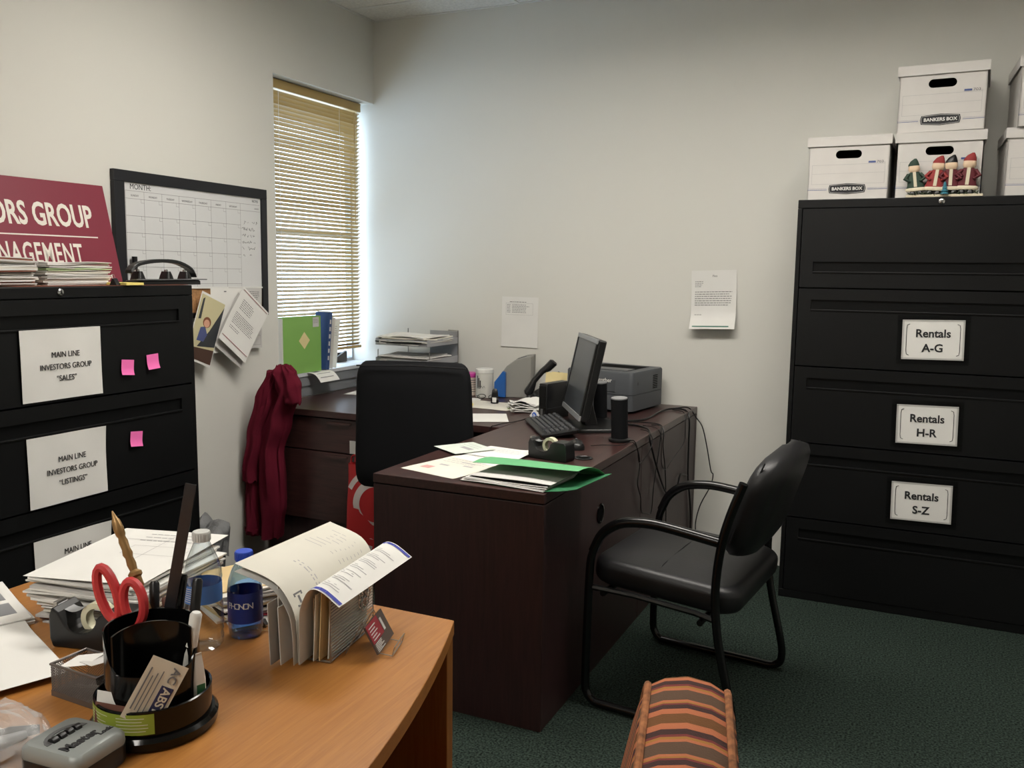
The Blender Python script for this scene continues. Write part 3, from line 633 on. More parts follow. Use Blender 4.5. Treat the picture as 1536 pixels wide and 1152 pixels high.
MB().tube([(.2425*math.cos(0)*0-.238, -.2, .062), (-.241, 0, .064), (-.238, .2, .062)], .002, 6).build('piping', 'black_leather', seat, smooth=True)
bk = MB(); ring = []
def back_prof(t):   # t 0..1 up the backrest -> half width
    return .245*(1-.10*abs(2*t-.9)**3) if t < .8 else .245*(1-.1*abs(.7)**3)*(1-((t-.8)/.2)**2*.32)
Lv = []
for k in range(15):
    t = k/14; w = .24*max(.05, (1-abs(2*t-1)**5))**.5; z = .52+.36*t; x = .185+.112*t+.02*(t-.5)**2; th = .052*max(.06, (1-abs(2*t-1)**4))**.5
    rg = []
    for j in range(24):
        a = 2*PI*j/24; cx_, sy = math.cos(a), math.sin(a)
        rg.append((x-.01*(1-(abs(sy))**2)*0+th*math.copysign(abs(cx_)**.7, cx_)-.018*(abs(sy)**2)*-1*-1, w*math.copysign(abs(sy)**.45, sy), z))
    Lv.append(rg)
bk.loft(Lv); bkr = bk.build('backrest', 'black_leather', vc, smooth=70)
for s in (-1, 1):
    MB().tube([(.185, s*.238, .60), (.225, s*.234, .72), (.272, s*.215, .85)], .0025, 6).build('seam', 'black_leather', bkr, smooth=True)

# ------------------------------------------------------------------ high-backed swivel chair at the return desk (local: faces +Y)
ec = thing('office_chair', 'black high-backed swivel chair seen from behind, between the two dark desks', 'chair', (-1.893, 3.215, 0), R(15))
eb = MB(); Lv = []
for k in range(25):
    t = .5-.5*math.cos(PI*k/24); z = .50+.53*t; e_ = max(0.0, 1-abs(2*t-1)**9); w = (.255-.02*t)*(.80+.20*e_**.5) if 0 < k < 24 else (.255-.02*t)*.72; th = .042*max(.08, 1-abs(2*t-1)**7)**.5; y = -.165-.02*t
    Lv.append([(w*math.copysign(abs(math.cos(2*PI*j/28))**.38, math.cos(2*PI*j/28)), y+th*math.copysign(abs(math.sin(2*PI*j/28))**.6, math.sin(2*PI*j/28)), z) for j in range(28)])
eb.loft(Lv); ebk = eb.build('backrest', 'black_fabric', ec, smooth=70)
MB().tube([(-.225, -.226, 1.012), (0, -.229, 1.018), (.225, -.226, 1.012)], .003, 6).build('piping', 'black_leather', ebk, smooth=True)
c = MB(); c.cushion(.43, .48, .1, .1, .015, .04); c.build('seat', 'black_fabric', ec, (0, .1, .40), smooth=60)
MB().tube([(0, -.15, .38), (0, -.235, .42), (0, -.228, .62)], .022, 8).build('back_bar', 'black_plastic', ec, smooth=True)
MB().lathe([(.03, .09), (.03, .25), (.02, .25), (.02, .41)], 16, (0, .08, 0)).build('gas_column', 'black_plastic', ec, smooth=True)
for k in range(5):
    a = R(54+72*k); e = (.235*math.cos(a), .08+.235*math.sin(a)); lg = MB().tube([(0, .08, .10), (e[0]*.6, .08+(e[1]-.08)*.6, .095), (e[0], e[1], .07)], [.026, .02, .015], 8).build('leg', 'black_plastic', ec, smooth=True)
    wq = MB(); wq.M = Matrix.Translation((e[0], e[1], .028)) @ Matrix.Rotation(a, 4, 'Z') @ Matrix.Rotation(R(90), 4, 'Y'); wq.lathe([(.018, -.02), (.028, -.016), (.028, .016), (.018, .02)], 16); wq.build('caster', 'black_plastic', lg, smooth=True)
wt = MB(); wt.sheet(4, 5, lambda u, v: ((u-.5)*.035, .004*math.sin(3*u), (v-.5)*.055), .001); wt.build('care_tag', 'white_plastic', ec, (-.268, -.16, .66), (0, 0, R(-20)))

# ------------------------------------------------------------------ red bag with white rings
mat('bag_red', '#b32a2c', 0.45, bump=(60, 0.3, 0.003)); mat('bag_white', '#c9bfbb', 0.5)
bg = thing('shopping_bag', 'red shopping bag with white bullseye rings standing behind the office chair', 'bag', (-2.212, 3.222, 0), R(3))
b = MB(); rings = []
for z, w, d in ((0, .075, .045), (.02, .078, .048), (.2, .08, .046), (.36, .078, .038), (.46, .076, .028), (.535, .075, .018)):
    rg = []
    for j in range(32):
        a = 2*PI*j/32; x = w*math.copysign(abs(math.cos(a))**.3, math.cos(a)); y = d*math.copysign(abs(math.sin(a))**.3, math.sin(a))+.006*math.sin(17*x+9*z)+.004*math.sin(31*z+8*x); rg.append((x, y, z))
    rings.append(rg)
b.loft(rings, cap=False); b.add([(x, y, .004) for x, y, z in rings[0]], [tuple(range(32))]); b.build('bag_body', 'bag_red', bg, smooth=70)
def bag_y(x, z):
    zs = [0, .02, .2, .36, .46, .54]; ds = [.045, .048, .046, .038, .028, .018]
    for k in range(5):
        if z <= zs[k+1]: d = ds[k]+(ds[k+1]-ds[k])*(z-zs[k])/(zs[k+1]-zs[k]); break
    else: d = .018
    c_ = min(1, abs(x)/.078); return -d*(max(0, 1-c_**6.6))**.15+.006*math.sin(17*x+9*z)+.004*math.sin(31*z+8*x)-.0015
def band(r0, r1, cx, cz, a0, a1, n=40):
    q = MB()
    for k in range(n):
        t0, t1 = R(a0+(a1-a0)*k/n), R(a0+(a1-a0)*(k+1)/n); P4 = []
        for r, t in ((r0, t0), (r1, t0), (r1, t1), (r0, t1)): x, z = cx+r*math.cos(t), cz+r*math.sin(t); P4.append((x, bag_y(x, z), z))
        if all(abs(p[0]) < .0715 and .02 < p[2] < .53 for p in P4): q.quad(*P4)
    return q
for r0, r1 in ((.0, .042), (.078, .112), (.134, .158)): band(r0, r1, .075, .365, 90, 270, 60).build('printed_ring', 'bag_white', bg)
band(.05, .08, .04, .10, 0, 360).build('printed_ring', 'bag_white', bg)
for s in (-1, 1): MB().tube(smooth_path([(-.06, s*.018, .535), (-.05, s*.02, .57), (0, s*.03, .585), (.05, s*.02, .57), (.06, s*.018, .535)], 4), .004, 6).build('handle', 'bag_red', bg, smooth=True)

# ------------------------------------------------------------------ red jacket hanging at the corner of the return desk
mat('jacket_red', '#611a2a', 0.95, spec=0.1, bump=(260, 0.5, 0.002), var=(5, 0.12))
hk = thing('coat_hook', 'grey desk-edge coat hook holding up the red jacket', 'hook', (-2.70, 3.31, H+.0005))
MB().box(-.02, .02, -.02, .03, 0, .006).build('foot', 'steel_wire', hk, bevel=.001); MB().tube(smooth_path([(0, 0, .005), (0, 0, .14), (.015, -.03, .175), (.06, -.11, .185)], 4), .005, 8).build('peg', 'steel_wire', hk, smooth=True)
jk = thing('jacket', 'dark red fleece jacket hanging against the wall beside the green binder', 'jacket', (-2.7, 3.2, .1))
def drape(levels, folds, seed, n=44, nz=34, depth=.05, fold=.014):
    """levels: (z, xleft, xright, ycentre, halfdepth)"""
    rnd = random.Random(seed); ph_ = [rnd.uniform(0, 6) for _ in range(6)]; rings = []
    zs = [l[0] for l in levels]
    for k in range(nz+1):
        t = k/nz; z = zs[0]+(zs[-1]-zs[0])*t
        for i in range(len(levels)-1):
            lo, hi = levels[i], levels[i+1]
            if (lo[0] <= z <= hi[0]) or (hi[0] <= z <= lo[0]): break
        u = (z-lo[0])/(hi[0]-lo[0]); u = u*u*(3-2*u); L = [lo[m]+(hi[m]-lo[m])*u for m in range(5)]
        rg = []
        for j in range(n):
            a = 2*PI*j/n; cx_, w = (L[1]+L[2])/2, (L[2]-L[1])/2
            f = fold*(math.sin(folds*a+ph_[0]+3.2*t)+.6*math.sin((folds+3)*a+ph_[1]-4*t)+.35*math.sin(2*folds*a+9*t+ph_[2]))*min(1, L[4]/.03)
            x = cx_+w*math.copysign(abs(math.cos(a))**.8, math.cos(a))*(1+f*1.2); y = L[3]+(L[4]+f)*math.sin(a)
            rg.append((max(x, XL+.008)+2.7, y-3.2, z-.1+.006*math.sin(7*a+ph_[3])*(1 if k in (0, nz) else .4)))
        rings.append(rg)
    q = MB(); q.loft(rings); return q
drape([(.955, -2.66, -2.60, 3.20, .02), (.93, -2.69, -2.575, 3.20, .035), (.85, -2.735, -2.555, 3.2, .05), (.70, -2.775, -2.61, 3.195, .055), (.55, -2.80, -2.655, 3.195, .055), (.40, -2.80, -2.645, 3.195, .055), (.30, -2.79, -2.645, 3.195, .055), (.20, -2.775, -2.665, 3.195, .05), (.14, -2.77, -2.675, 3.195, .045)], 5, 2, fold=.02).build('body', 'jacket_red', jk, smooth=80)
drape([(.955, -2.655, -2.60, 3.185, .02), (.93, -2.66, -2.555, 3.175, .034), (.87, -2.65, -2.532, 3.175, .04), (.80, -2.625, -2.528, 3.178, .036), (.785, -2.62, -2.53, 3.18, .03)], 4, 5, fold=.010, nz=16).build('collar', 'jacket_red', jk, smooth=80)
drape([(.93, -2.70, -2.64, 3.175, .025), (.80, -2.755, -2.68, 3.16, .032), (.62, -2.80, -2.73, 3.15, .035), (.45, -2.835, -2.765, 3.15, .035), (.41, -2.838, -2.762, 3.15, .035)], 3, 8, fold=.009, nz=22).build('sleeve', 'jacket_red', jk, smooth=80)
sv = drape([(.46, -2.83, -2.765, 3.175, .03), (.30, -2.842, -2.775, 3.17, .034), (.20, -2.84, -2.765, 3.165, .035), (.17, -2.838, -2.765, 3.165, .036)], 3, 9, fold=.010, nz=16).build('sleeve', 'jacket_red', jk, smooth=80)
drape([(.178, -2.843, -2.763, 3.165, .036), (.165, -2.843, -2.763, 3.165, .037), (.15, -2.84, -2.765, 3.165, .034)], 6, 10, fold=.003, nz=4).build('cuff', 'jacket_red', sv, smooth=80)

# ------------------------------------------------------------------ waste bin with grey liner behind the left cabinet
mat('liner_grey', '#6f7071', 0.5, bump=(40, 0.8, 0.01)); bn = thing('waste_bin', 'waste bin with crumpled grey liner beside the left file cabinet', 'bin', (-2.60, 2.575, 0))
MB().lathe([(.105, 0), (.112, .01), (.135, .34), (.13, .34), (.108, .012), (.001, .01)], 28).build('bin_body', 'grey_plastic', bn, smooth=True)
ln = MB(); rings = []
for r, z in ((.136, .26), (.139, .33), (.142, .352), (.132, .362), (.11, .372), (.085, .36), (.05, .33), (.01, .31)):
    rings.append([((r+.008*math.sin(9*2*PI*j/40+z*60)+.004*math.sin(17*2*PI*j/40))*math.cos(2*PI*j/40), (r+.008*math.sin(9*2*PI*j/40+z*60))*math.sin(2*PI*j/40), z+.010*math.sin(5*2*PI*j/40+z*30)+(.012*math.sin(11*2*PI*j/40))) for j in range(40)])
ln.loft(rings); ln.build('bag_liner', 'liner_grey', bn, smooth=50)

# ------------------------------------------------------------------ binders on the window sill
mat('binder_green', '#7fae58', 0.5); mat('binder_navy', '#27406e', 0.5)
SZ = WS+.0185
gb = thing('ring_binder', 'bright green binder with yellow note on the window sill', 'binder', (XL-.006, 3.598, SZ), R(0), 'binders on the window sill')
MB().rr(.05, .30, .004, [(0, 0), (0, .286)]).build('cover', 'binder_green', gb, rot=(0, 0, R(0))); MB().box(-.021, .021, -.1515, -.150, .004, .282).build('pages', 'paper', gb)
q = paper('yellow_label', None, .062, .062, (.0262, .01, .165), (Matrix.Rotation(R(90), 3, 'Z') @ Matrix.Rotation(R(90), 3, 'X') @ Matrix.Rotation(R(45), 3, 'Z')).to_euler(), 'cream_note', None, 2, parent=gb)
q = paper('spine_label', None, .05, .05, (.0262, .105, .255), LW, 'paper_grey', None, 2, parent=gb, rects=para(-.02, .02, .012, 3, .002, .008, 3))
nb = thing('ring_binder', 'navy binder with white lettered spine leaning beside the green binder', 'binder', (XL-.008, 3.775, SZ+.002), R(0), 'binders on the window sill', rot=(R(-7), 0, 0))
MB().rr(.09, .03, .004, [(0, 0), (0, .30)]).build('cover', 'binder_navy', nb); MB().box(-.04, .043, -.010, .010, .301, .306).build('pages', 'paper', nb)
for k in range(6): MB().box(.0452, .0457, -.006, .006, .05+.038*k, .05+.038*k+.022).build('spine_print', 'paper_grey', nb)
for k, (y, z, t_, rx, w, hh) in enumerate(((3.835, .135, 'leaning white document standing next to the navy binder on the sill', -8, .085, .27), (3.878, .13, 'creased paper leaning outermost beside the sill binders', -11, .08, .262))):
    o = paper('loose_document', t_, w, hh, (XL-.012, y, SZ+z+.003), (R(90), 0, R(12)), 'paper_cream', lambda x, y_: .006*math.sin(22*x+9*y_), 8, 'paper', 'loose papers on the window sill', para(-.03, .03, .09, 5, .002, .012, 40+k))
    o.rotation_euler = (Matrix.Rotation(R(rx), 3, 'X') @ Matrix.Rotation(R(14), 3, 'Z') @ Matrix.Rotation(R(90), 3, 'X')).to_euler()
o = paper('curled_leaflet', 'curled printed leaflet drooping over the window sill edge', .16, .12, (XL+.05, 3.70, SZ-.005), (0, 0, R(90)), 'paper', lambda x, y_: .004-.05*max(0, -y_/.06)**2*.9 if y_ < 0 else .004, 10, 'paper', None, [(-.06, .05, -.045, -.02), (-.05, .0, .0, .03)])

# ================================================================== ON THE DARK DESKS
HZ = H+.0006
# monitor (local: screen faces -X, width along Y)
mo = thing('monitor', 'flat computer monitor with grey bezel tilted on a black stand', 'monitor', (-1.29, 3.458, HZ), R(31))
MB().rr(.22, .26, .012, [(0, 0), (0, .008), (.004, .014)], c=(.055, -.02)).build('stand_foot', 'black_plastic', mo, smooth=True)
st = MB(); st.add([(.02, -.05, .012), (.075, -.045, .012), (.075, .045, .012), (.02, .05, .012), (.0, -.035, .20), (.03, -.03, .20), (.03, .03, .20), (.0, .035, .20)], [(0, 3, 2, 1), (4, 5, 6, 7), (0, 1, 5, 4), (1, 2, 6, 5), (2, 3, 7, 6), (3, 0, 4, 7)])
st.build('stand_neck', 'black_plastic', mo, bevel=.004)
mh = MB(); mh.M = Matrix.Translation((-.035, 0, .058)) @ Matrix.Rotation(R(12), 4, 'Y')
def mpart(nm, m_, par, *b, bevel=.003):
    q = MB(); q.M = mh.M.copy(); q.box(*b); return q.build(nm, m_, par, bevel=bevel)
cs = mpart('casing', 'black_plastic', mo, .004, .038, -.205, .205, 0, .335, bevel=.006)
for b in ((-.004, .004, -.205, .205, .316, .335), (-.004, .004, -.205, .205, 0, .022)): mpart('bezel', 'silver_plastic', cs, *b, bevel=.002)
for b in ((-.004, .004, -.205, -.188, .022, .316), (-.004, .004, .188, .205, .022, .316)): mpart('bezel', 'black_plastic', cs, *b, bevel=.002)
mpart('screen', 'screen', cs, -.001, .003, -.188, .188, .022, .316, bevel=0)
# keyboard with separate keys
kb = thing('keyboard', 'black computer keyboard propped slantwise below the monitor', 'keyboard', (-1.366, 3.339, HZ+.0112), rot=(R(8), 0, R(-56)))
MB().rr(.40, .15, .012, [(.004, 0), (0, .005), (0, .012), (.005, .016)]).build('case', 'black_plastic', kb, smooth=True)
k0 = MB(); k0.rr(.0165, .0165, .002, [(0, 0), (.001, .004), (.0025, .0065)], n=2)
mat('key_black', '#26272a', 0.45); kref = None
for r in range(6):
    for q in range(19):
        if r == 0 and q in (1, 6, 11): continue
        if q == 15 and r != 9: continue
        o = k0.build('key', 'key_black', kb, smooth=True) if kref is None else kref.copy()
        if kref is None: kref = o
        else: COL.objects.link(o); o.parent = kb
        o.location = (-.182+.0198*q+(.003*r if q < 14 else 0), .055-.0195*r-(.004 if r else 0), .0158)
# tower PC standing upright
pc = thing('mini_pc', 'small black desktop computer standing upright behind the keyboard', 'computer', (-1.47, 3.625, HZ), R(-14))
MB().rr(.042, .17, .004, [(0, 0), (0, .158), (.002, .161)]).build('case', 'black_plastic', pc, smooth=True)
fp = MB().box(-.019, .019, -.088, -.0855, .008, .15).build('front_panel', 'gloss_black', pc, bevel=.001); MB().box(-.008, .004, -.090, -.088, .02, .05).build('port_block', 'grey_plastic', fp)
MB().box(.0215, .0218, -.08, .08, .05, .0515).build('side_seam', 'grey_plastic', pc)
pt = thing('price_tag', 'white square tag with blue oval emblem hanging from the small computer', 'tag', (-1.50, 3.475, HZ), R(-30)); pm2 = MB(); pm2.sheet(2, 2, lambda u, v: ((u-.5)*.042, 0, (v-.5)*.042), .0008); pm2.M = Matrix.Identity(4)
pm2.build('card', 'white_plastic', pt, (0, 0, .030), (R(-15), R(35), 0)); mat('emblem_blue', '#2b56b0', 0.5)
em = MB(); em.add([(.015*math.cos(2*PI*k/24), -.0012, .012*math.sin(2*PI*k/24)) for k in range(24)], [tuple(range(24))]); e_ = em.build('emblem', 'emblem_blue', pt, (0, 0, .030), (R(-15), R(35), 0)); prints(e_, [(-.008, .008, -.001, .003), (-.007, .007, -.006, -.004)], 'white_plastic', lambda x, y: 0, .0016, 'emblem_print').rotation_euler = (R(90), 0, 0)
# speakers
def speaker(label, loc, rz, s=1.0):
    t = thing('desk_speaker', label, 'speaker', loc, rz, 'black desk speakers')
    b = MB(); b.lathe([(.036*s, 0), (.04*s, .003), (.04*s, .010), (.034*s, .014)], 24); b.build('foot', 'black_plastic', t, smooth=True)
    b = MB(); b.M = Matrix.Rotation(R(4), 4, 'X'); b.loft([[(.028*s*math.copysign(abs(math.cos(2*PI*j/24))**.7, math.cos(2*PI*j/24)), .028*s*math.copysign(abs(math.sin(2*PI*j/24))**.8, math.sin(2*PI*j/24)), z) for j in range(24)] for z in (.012, .05, .15, .168)]); b.build('grille', 'black_fabric', t, smooth=True)
    b = MB(); b.M = Matrix.Rotation(R(4), 4, 'X'); b.loft([[(q_*.029*s*math.cos(2*PI*j/24), q_*.029*s*math.sin(2*PI*j/24), z) for j in range(24)] for q_, z in ((1, .168), (1.02, .170), (1, .173), (.4, .175))]); b.build('cap', 'silver_plastic', t, smooth=True)
speaker('black desk speaker standing alone near the desk edge', (-1.035, 3.235, HZ), R(-10), 1.08)
speaker('black desk speaker half hidden behind the monitor', (-1.262, 3.66, HZ), R(-5))
# printer
pr = thing('laser_printer', 'dark grey laser printer in the corner of the desk by the back wall', 'printer', (-1.335, 4.075, HZ), R(-9))
for x in (-.13, .13):
    for y in (-.13, .13): MB().lathe([(.014, 0), (.014, .012)], 12, (x, y, 0)).build('foot', 'black_plastic', pr)
MB().rr(.355, .34, .022, [(0, .012), (0, .085)]).build('lower_body', 'printer_grey', pr, smooth=True)
ub = MB(); ub.rr(.355, .34, .022, [(0, .087), (0, .184), (.004, .192)]); ub = ub.build('upper_body', 'printer_grey', pr, smooth=True)
tt = MB(); tt.add([(-.12, -.12, .1935), (.12, -.12, .1935), (.12, .12, .1935), (-.12, .12, .1935), (-.115, -.115, .1935), (.115, -.115, .1935), (.115, .11, .1928), (-.115, .11, .1928)], [(0, 1, 5, 4), (1, 2, 6, 5), (2, 3, 7, 6), (3, 0, 4, 7)]); tt.build('output_rim', 'printer_grey', ub)
MB().box(-.12, .12, -.03, .125, .1923, .1932).build('output_slot', 'dark_gap', ub); MB().box(-.12, .12, -.12, -.03, .1923, .196).build('paper_flap', 'grey_plastic', ub, bevel=.002)
MB().box(-.11, .09, -.1725, -.1695, .098, .155).build('front_door', 'printer_grey', ub, bevel=.001); MB().box(-.09, .0, -.1735, -.1695, .162, .17).build('door_lip', 'black_plastic', ub)
vt = MB()
for k in range(8): vt.box(.1772, .1782, .05, .10, .10+.0085*k, .104+.0085*k)
vt.build('side_vent', 'dark_gap', ub)['kind'] = 'stuff'
MB().box(.1772, .1785, -.115, -.109, .13, .145).build('side_latch', 'black_plastic', ub)
text('brother', .026, 'paper', ub, (.03, -.1735, .15), (R(90), 0, 0), bold=.0004, lift=.0003)
# telephone
ph2 = thing('desk_phone', 'black desk telephone with handset beside the grey scanner', 'telephone', (-1.675, 3.99, HZ), R(-62))
pb = MB(); pb.add([(-.09, -.08, 0), (.085, -.08, 0), (.085, .08, 0), (-.09, .08, 0), (-.09, -.08, .03), (.085, -.08, .03), (.085, .08, .12), (-.09, .08, .12)], [(0, 3, 2, 1), (4, 5, 6, 7), (0, 1, 5, 4), (1, 2, 6, 5), (2, 3, 7, 6), (3, 0, 4, 7)]); pb.build('base', 'black_plastic', ph2, bevel=.006)
hs2 = MB(); hs2.M = Matrix.Translation((-.065, -.005, .115)) @ Matrix.Rotation(R(50), 4, 'X')
hs2.loft([[(w*math.copysign(abs(math.cos(2*PI*j/16))**.6, math.cos(2*PI*j/16)), y, z+h_*math.copysign(abs(math.sin(2*PI*j/16))**.6, math.sin(2*PI*j/16))) for j in range(16)] for y, w, h_, z in ((-.11, .014, .012, .006), (-.102, .028, .021, .008), (-.06, .027, .02, .014), (-.03, .022, .014, .024), (.03, .022, .014, .024), (.06, .027, .02, .014), (.102, .028, .021, .010), (.11, .014, .012, .008))]); hs2.build('handset', 'black_plastic', ph2, smooth=True)
dp = MB(); dp.M = Matrix.Translation((.02, .075, .12)) @ Matrix.Rotation(R(65), 4, 'X'); dp.rr(.13, .07, .008, [(0, 0), (0, .014), (.004, .018)]); dp = dp.build('display_hood', 'black_plastic', ph2, smooth=True)
ds = MB(); ds.M = Matrix.Translation((.02, .075, .12)) @ Matrix.Rotation(R(65), 4, 'X'); ds.box(-.055, .055, -.022, .022, .018, .0185); ds.build('display', 'screen', dp)
for r in range(4):
    for q in range(3):
        kq = MB(); kq.M = Matrix.Translation((.01+.026*q, -.075+.026*r, .0385+.013*r)) @ Matrix.Rotation(R(27), 4, 'X'); kq.rr(.018, .014, .003, [(0, 0), (.001, .004)], n=2); kq.build('key', 'key_black', ph2)
ynp = thing('note_block', 'fanned pale yellow notes behind the small black computer', 'notes', (-1.58, 3.885, HZ), R(20))
for k in range(5):
    q = MB(); q.sheet(3, 3, lambda u, v: ((u-.5)*.076, (v-.5)*.012*0+.002*k, v*.17), .001); q.build('note', 'cream_note', ynp, (.006*k-.012, .006*k, 0), (0, R(random.uniform(-10, 10)), R(random.uniform(-6, 6))))
# grey scanner with blue front
mat('blue_clear', '#2a5fa8', 0.2, spec=0.6); sc = thing('check_scanner', 'rounded grey check scanner with translucent blue side near the phone', 'scanner', (-1.908, 4.15, HZ), R(10))
pf = [(-.085, 0), (.095, 0), (.098, .205), (.06, .20), (.015, .185), (-.03, .155), (-.06, .115), (-.082, .07)]
def side(nm, m_, y0, y1, P, par=sc, bevel=.004):
    q = MB(); q.M = Matrix.Rotation(R(90), 4, 'X'); q.prism(P, -y1, -y0); return q.build(nm, m_, par, bevel=bevel)
bdy = side('body', 'light_grey_plastic', -.045, .01, pf); side('rear_shell', 'light_grey_plastic', .014, .05, [(x*1.0, z*1.03) for x, z in pf])
side('blue_cover', 'blue_clear', -.066, -.0465, [(-.09, .002), (-.03, .002), (-.03, .125), (-.045, .13), (-.068, .1), (-.088, .075)], sc, .002); side('top_ridge', 'grey_plastic', .0085, .0155, [(-.08, .08), (-.03, .158), (.015, .188), (.06, .203), (.06, .195), (.015, .18), (-.03, .148), (-.078, .07)], bdy, 0)
sc.scale = (1.03, 1.03, 1.06)
# canisters and small desk things
mat('pink_lid', '#c23f9a', 0.4); mat('can_body', '#d8c9bb', 0.45); mat('white_can', '#b5b4ae', 0.4)
cn = thing('canister', 'small canister with bright pink lid and printed label', 'container', (-2.135, 4.09, HZ)); MB().lathe([(.036, 0), (.038, .002), (.038, .096)], 28).build('body', 'can_body', cn, smooth=True); MB().lathe([(.040, .096), (.041, .098), (.041, .116), (.039, .119), (.001, .119)], 28).build('lid', 'pink_lid', cn, smooth=True)
lb = MB()
for k in range(6): a0, a1 = R(-80+14*0), R(-20); lb.loft([[(.0385*math.cos(a0+(a1-a0)*j/8), .0385*math.sin(a0+(a1-a0)*j/8), .02+.012*k+dz) for j in range(9)] for dz in (0, .004)], cap=False, closed=False)
lb.build('label_print', 'ink', cn)['kind'] = 'stuff'
cn = thing('canister', 'white tin canister with dark graphic between pink lid canister and scanner', 'container', (-2.035, 4.055, HZ)); MB().lathe([(.044, 0), (.046, .002), (.046, .128), (.044, .132)], 28).build('body', 'white_can', cn, smooth=True); MB().lathe([(.047, .128), (.048, .129), (.048, .146), (.045, .149), (.001, .148)], 28).build('lid', 'white_plastic', cn, smooth=True)
for k in range(3): lb = MB(); a0, a1 = R(-118+11*k), R(-110+11*k); lb.loft([[(.0466*math.cos(a0+(a1-a0)*j/4), .0466*math.sin(a0+(a1-a0)*j/4), z) for j in range(5)] for z in (.055, .115-.012*k)], cap=False, closed=False); lb.build('label_print', 'ink_dark', cn)
lb = MB(); lb.loft([[(.0466*math.cos(R(-120+60*j/8)), .0466*math.sin(R(-120+60*j/8)), .05+dz+.012*(j % 2 if j > 3 else 0)) for j in range(9)] for dz in (0, .003)], cap=False, closed=False); lb.build('label_print', 'ink_dark', cn)
sp = thing('ink_stamp', 'small black self-inking stamp standing on the papers', 'stamp', (-1.885, 3.87, HZ+.003), R(15))
MB().rr(.036, .026, .003, [(0, 0), (0, .022), (.003, .026)]).build('base', 'gloss_black', sp, smooth=True); MB().rr(.03, .02, .004, [(0, .026), (0, .05), (.003, .066), (.008, .072)]).build('handle', 'black_plastic', sp, smooth=True); MB().box(-.01, .01, -.0142, -.0132, .006, .03).build('window', 'white_plastic', sp)
# sheets on the return desk
paper('loose_sheet', 'blank white sheet at the front edge of the return desk', .20, .22, (-1.74, 3.475, HZ+.0005), (0, 0, R(28)), 'paper', None, 3, 'paper', 'loose sheets on the return desk')
paper('loose_sheet', 'large printed sheet under the ink stamp', .30, .22, (-1.875, 3.81, HZ+.0006), (0, 0, R(-5)), 'paper_cream', lambda x, y: .0006+.0006*math.sin(20*x), 4, 'paper', 'loose sheets on the return desk', para(-.13, .12, .08, 6, .003, .02, 51), 'ink_faint')
paper('loose_sheet', 'white page sticking out from behind the chair back by the canister', .20, .18, (-2.09, 3.89, HZ+.0004), (0, 0, R(20)), 'paper', None, 3, 'paper', 'loose sheets on the return desk', para(-.08, .08, .06, 4, .003, .02, 52), 'ink_faint')
paper('loose_sheet', 'white page with blue dot lying by the wall below the window sill', .24, .20, (-2.62, 3.90, HZ+.0005), (0, 0, R(8)), 'paper', None, 3, 'paper', 'loose sheets on the return desk', [(-.01, .01, .0, .012)], 'ink_blue')
o = paper('sticky_note', 'yellow sticky note on the sheet beside the chair back', .076, .076, (-1.99, 3.76, HZ+.0032), (0, 0, R(25)), 'yellow_note', None, 2, 'sticky note'); mat('lime', '#86b34a', 0.7)
o = paper('sticky_note', 'green sticky note near the stamp', .05, .04, (-1.735, 3.765, HZ+.0032), (0, 0, R(12)), 'lime', None, 2, 'sticky note')
sb, _ = stack('paper_stack', 'curled stack of white papers left of the small black computer', 'paper stack', (-1.665, 3.765, HZ+.0035), R(30), .15, .17, 9, ['paper', 'paper_grey', 'paper', 'paper'], 61, (.0015, .003), .012, 9, wob=.02)
gl = thing('eyeglasses', 'dark folded glasses lying in front of the white canister', 'glasses', (-1.985, 3.975, HZ+.002), R(8)); 
for x in (-.03, .03): MB().tube([(x+.022*math.cos(2*PI*k/16), 0, .018+.015*math.sin(2*PI*k/16)) for k in range(16)], .002, 5, closed=True).build('rim', 'black_plastic', gl, rot=(R(-50), 0, 0))
MB().tube([(-.052, .0, .016), (-.05, .06, .004), (.03, .075, .003)], .002, 5).build('temple', 'black_plastic', gl); MB().tube([(.052, .0, .016), (.05, .065, .006), (-.03, .08, .006)], .002, 5).build('temple', 'black_plastic', gl)
# wire letter tray with papers
lt = thing('letter_tray', 'silver mesh two-tier letter tray full of papers by the window corner', 'letter tray', (-2.425, 4.03, HZ), R(-2))
for x in (-.16, .16):
    for y in (-.13, .155): MB().tube([(x, y, 0), (x, y, .33 if y > 0 else .235)], .003, 6).build('post', 'steel_wire', lt)
MB().tube([(.10, .155, .33), (.16, .155, .33), (.16, .155, .18)], .003, 6).build('rail', 'steel_wire', lt)
for z in (.16, .26):
    b = MB(); b.box(-.16, .16, -.15, .16, z, z+.002); b.box(-.16, -.158, -.15, .16, z, z+.035); b.box(.158, .16, -.15, .16, z, z+.035); b.box(-.16, .16, .158, .16, z, z+.035); b.box(-.16, .16, -.152, -.15, z, z+.032)
    ty = b.build('tray', 'silver_mesh', lt); MB().box(-.135, -.09, -.1545, -.152, z+.008, z+.026).build('label_holder', 'paper_grey', ty)
back = MB().box(-.02, .16, .160, .162, .0, .325).build('back_mesh', 'silver_mesh', lt); MB().box(-.16, .16, -.15, .16, .04, .042).build('tray', 'silver_mesh', lt)
ts, _ = stack('paper_stack', 'fanned papers filling the lower letter tray', 'paper stack', (-2.425, 4.01, HZ+.1625), R(2), .30, .255, 11, ['paper_grey', 'paper', 'paper_grey', 'paper'], 71, (.002, .006), .018, 7, wob=.006, group='papers in the letter tray')
ts, _ = stack('paper_stack', 'folders and cream papers heaped in the upper letter tray', 'paper stack', (-2.425, 4.01, HZ+.2625), R(-4), .30, .25, 9, ['paper_cream', 'paper', 'pale_green', 'dark_gap', 'paper_cream', 'manila', 'paper_cream'], 72, (.002, .007), .018, 7, wob=.008, group='papers in the letter tray')
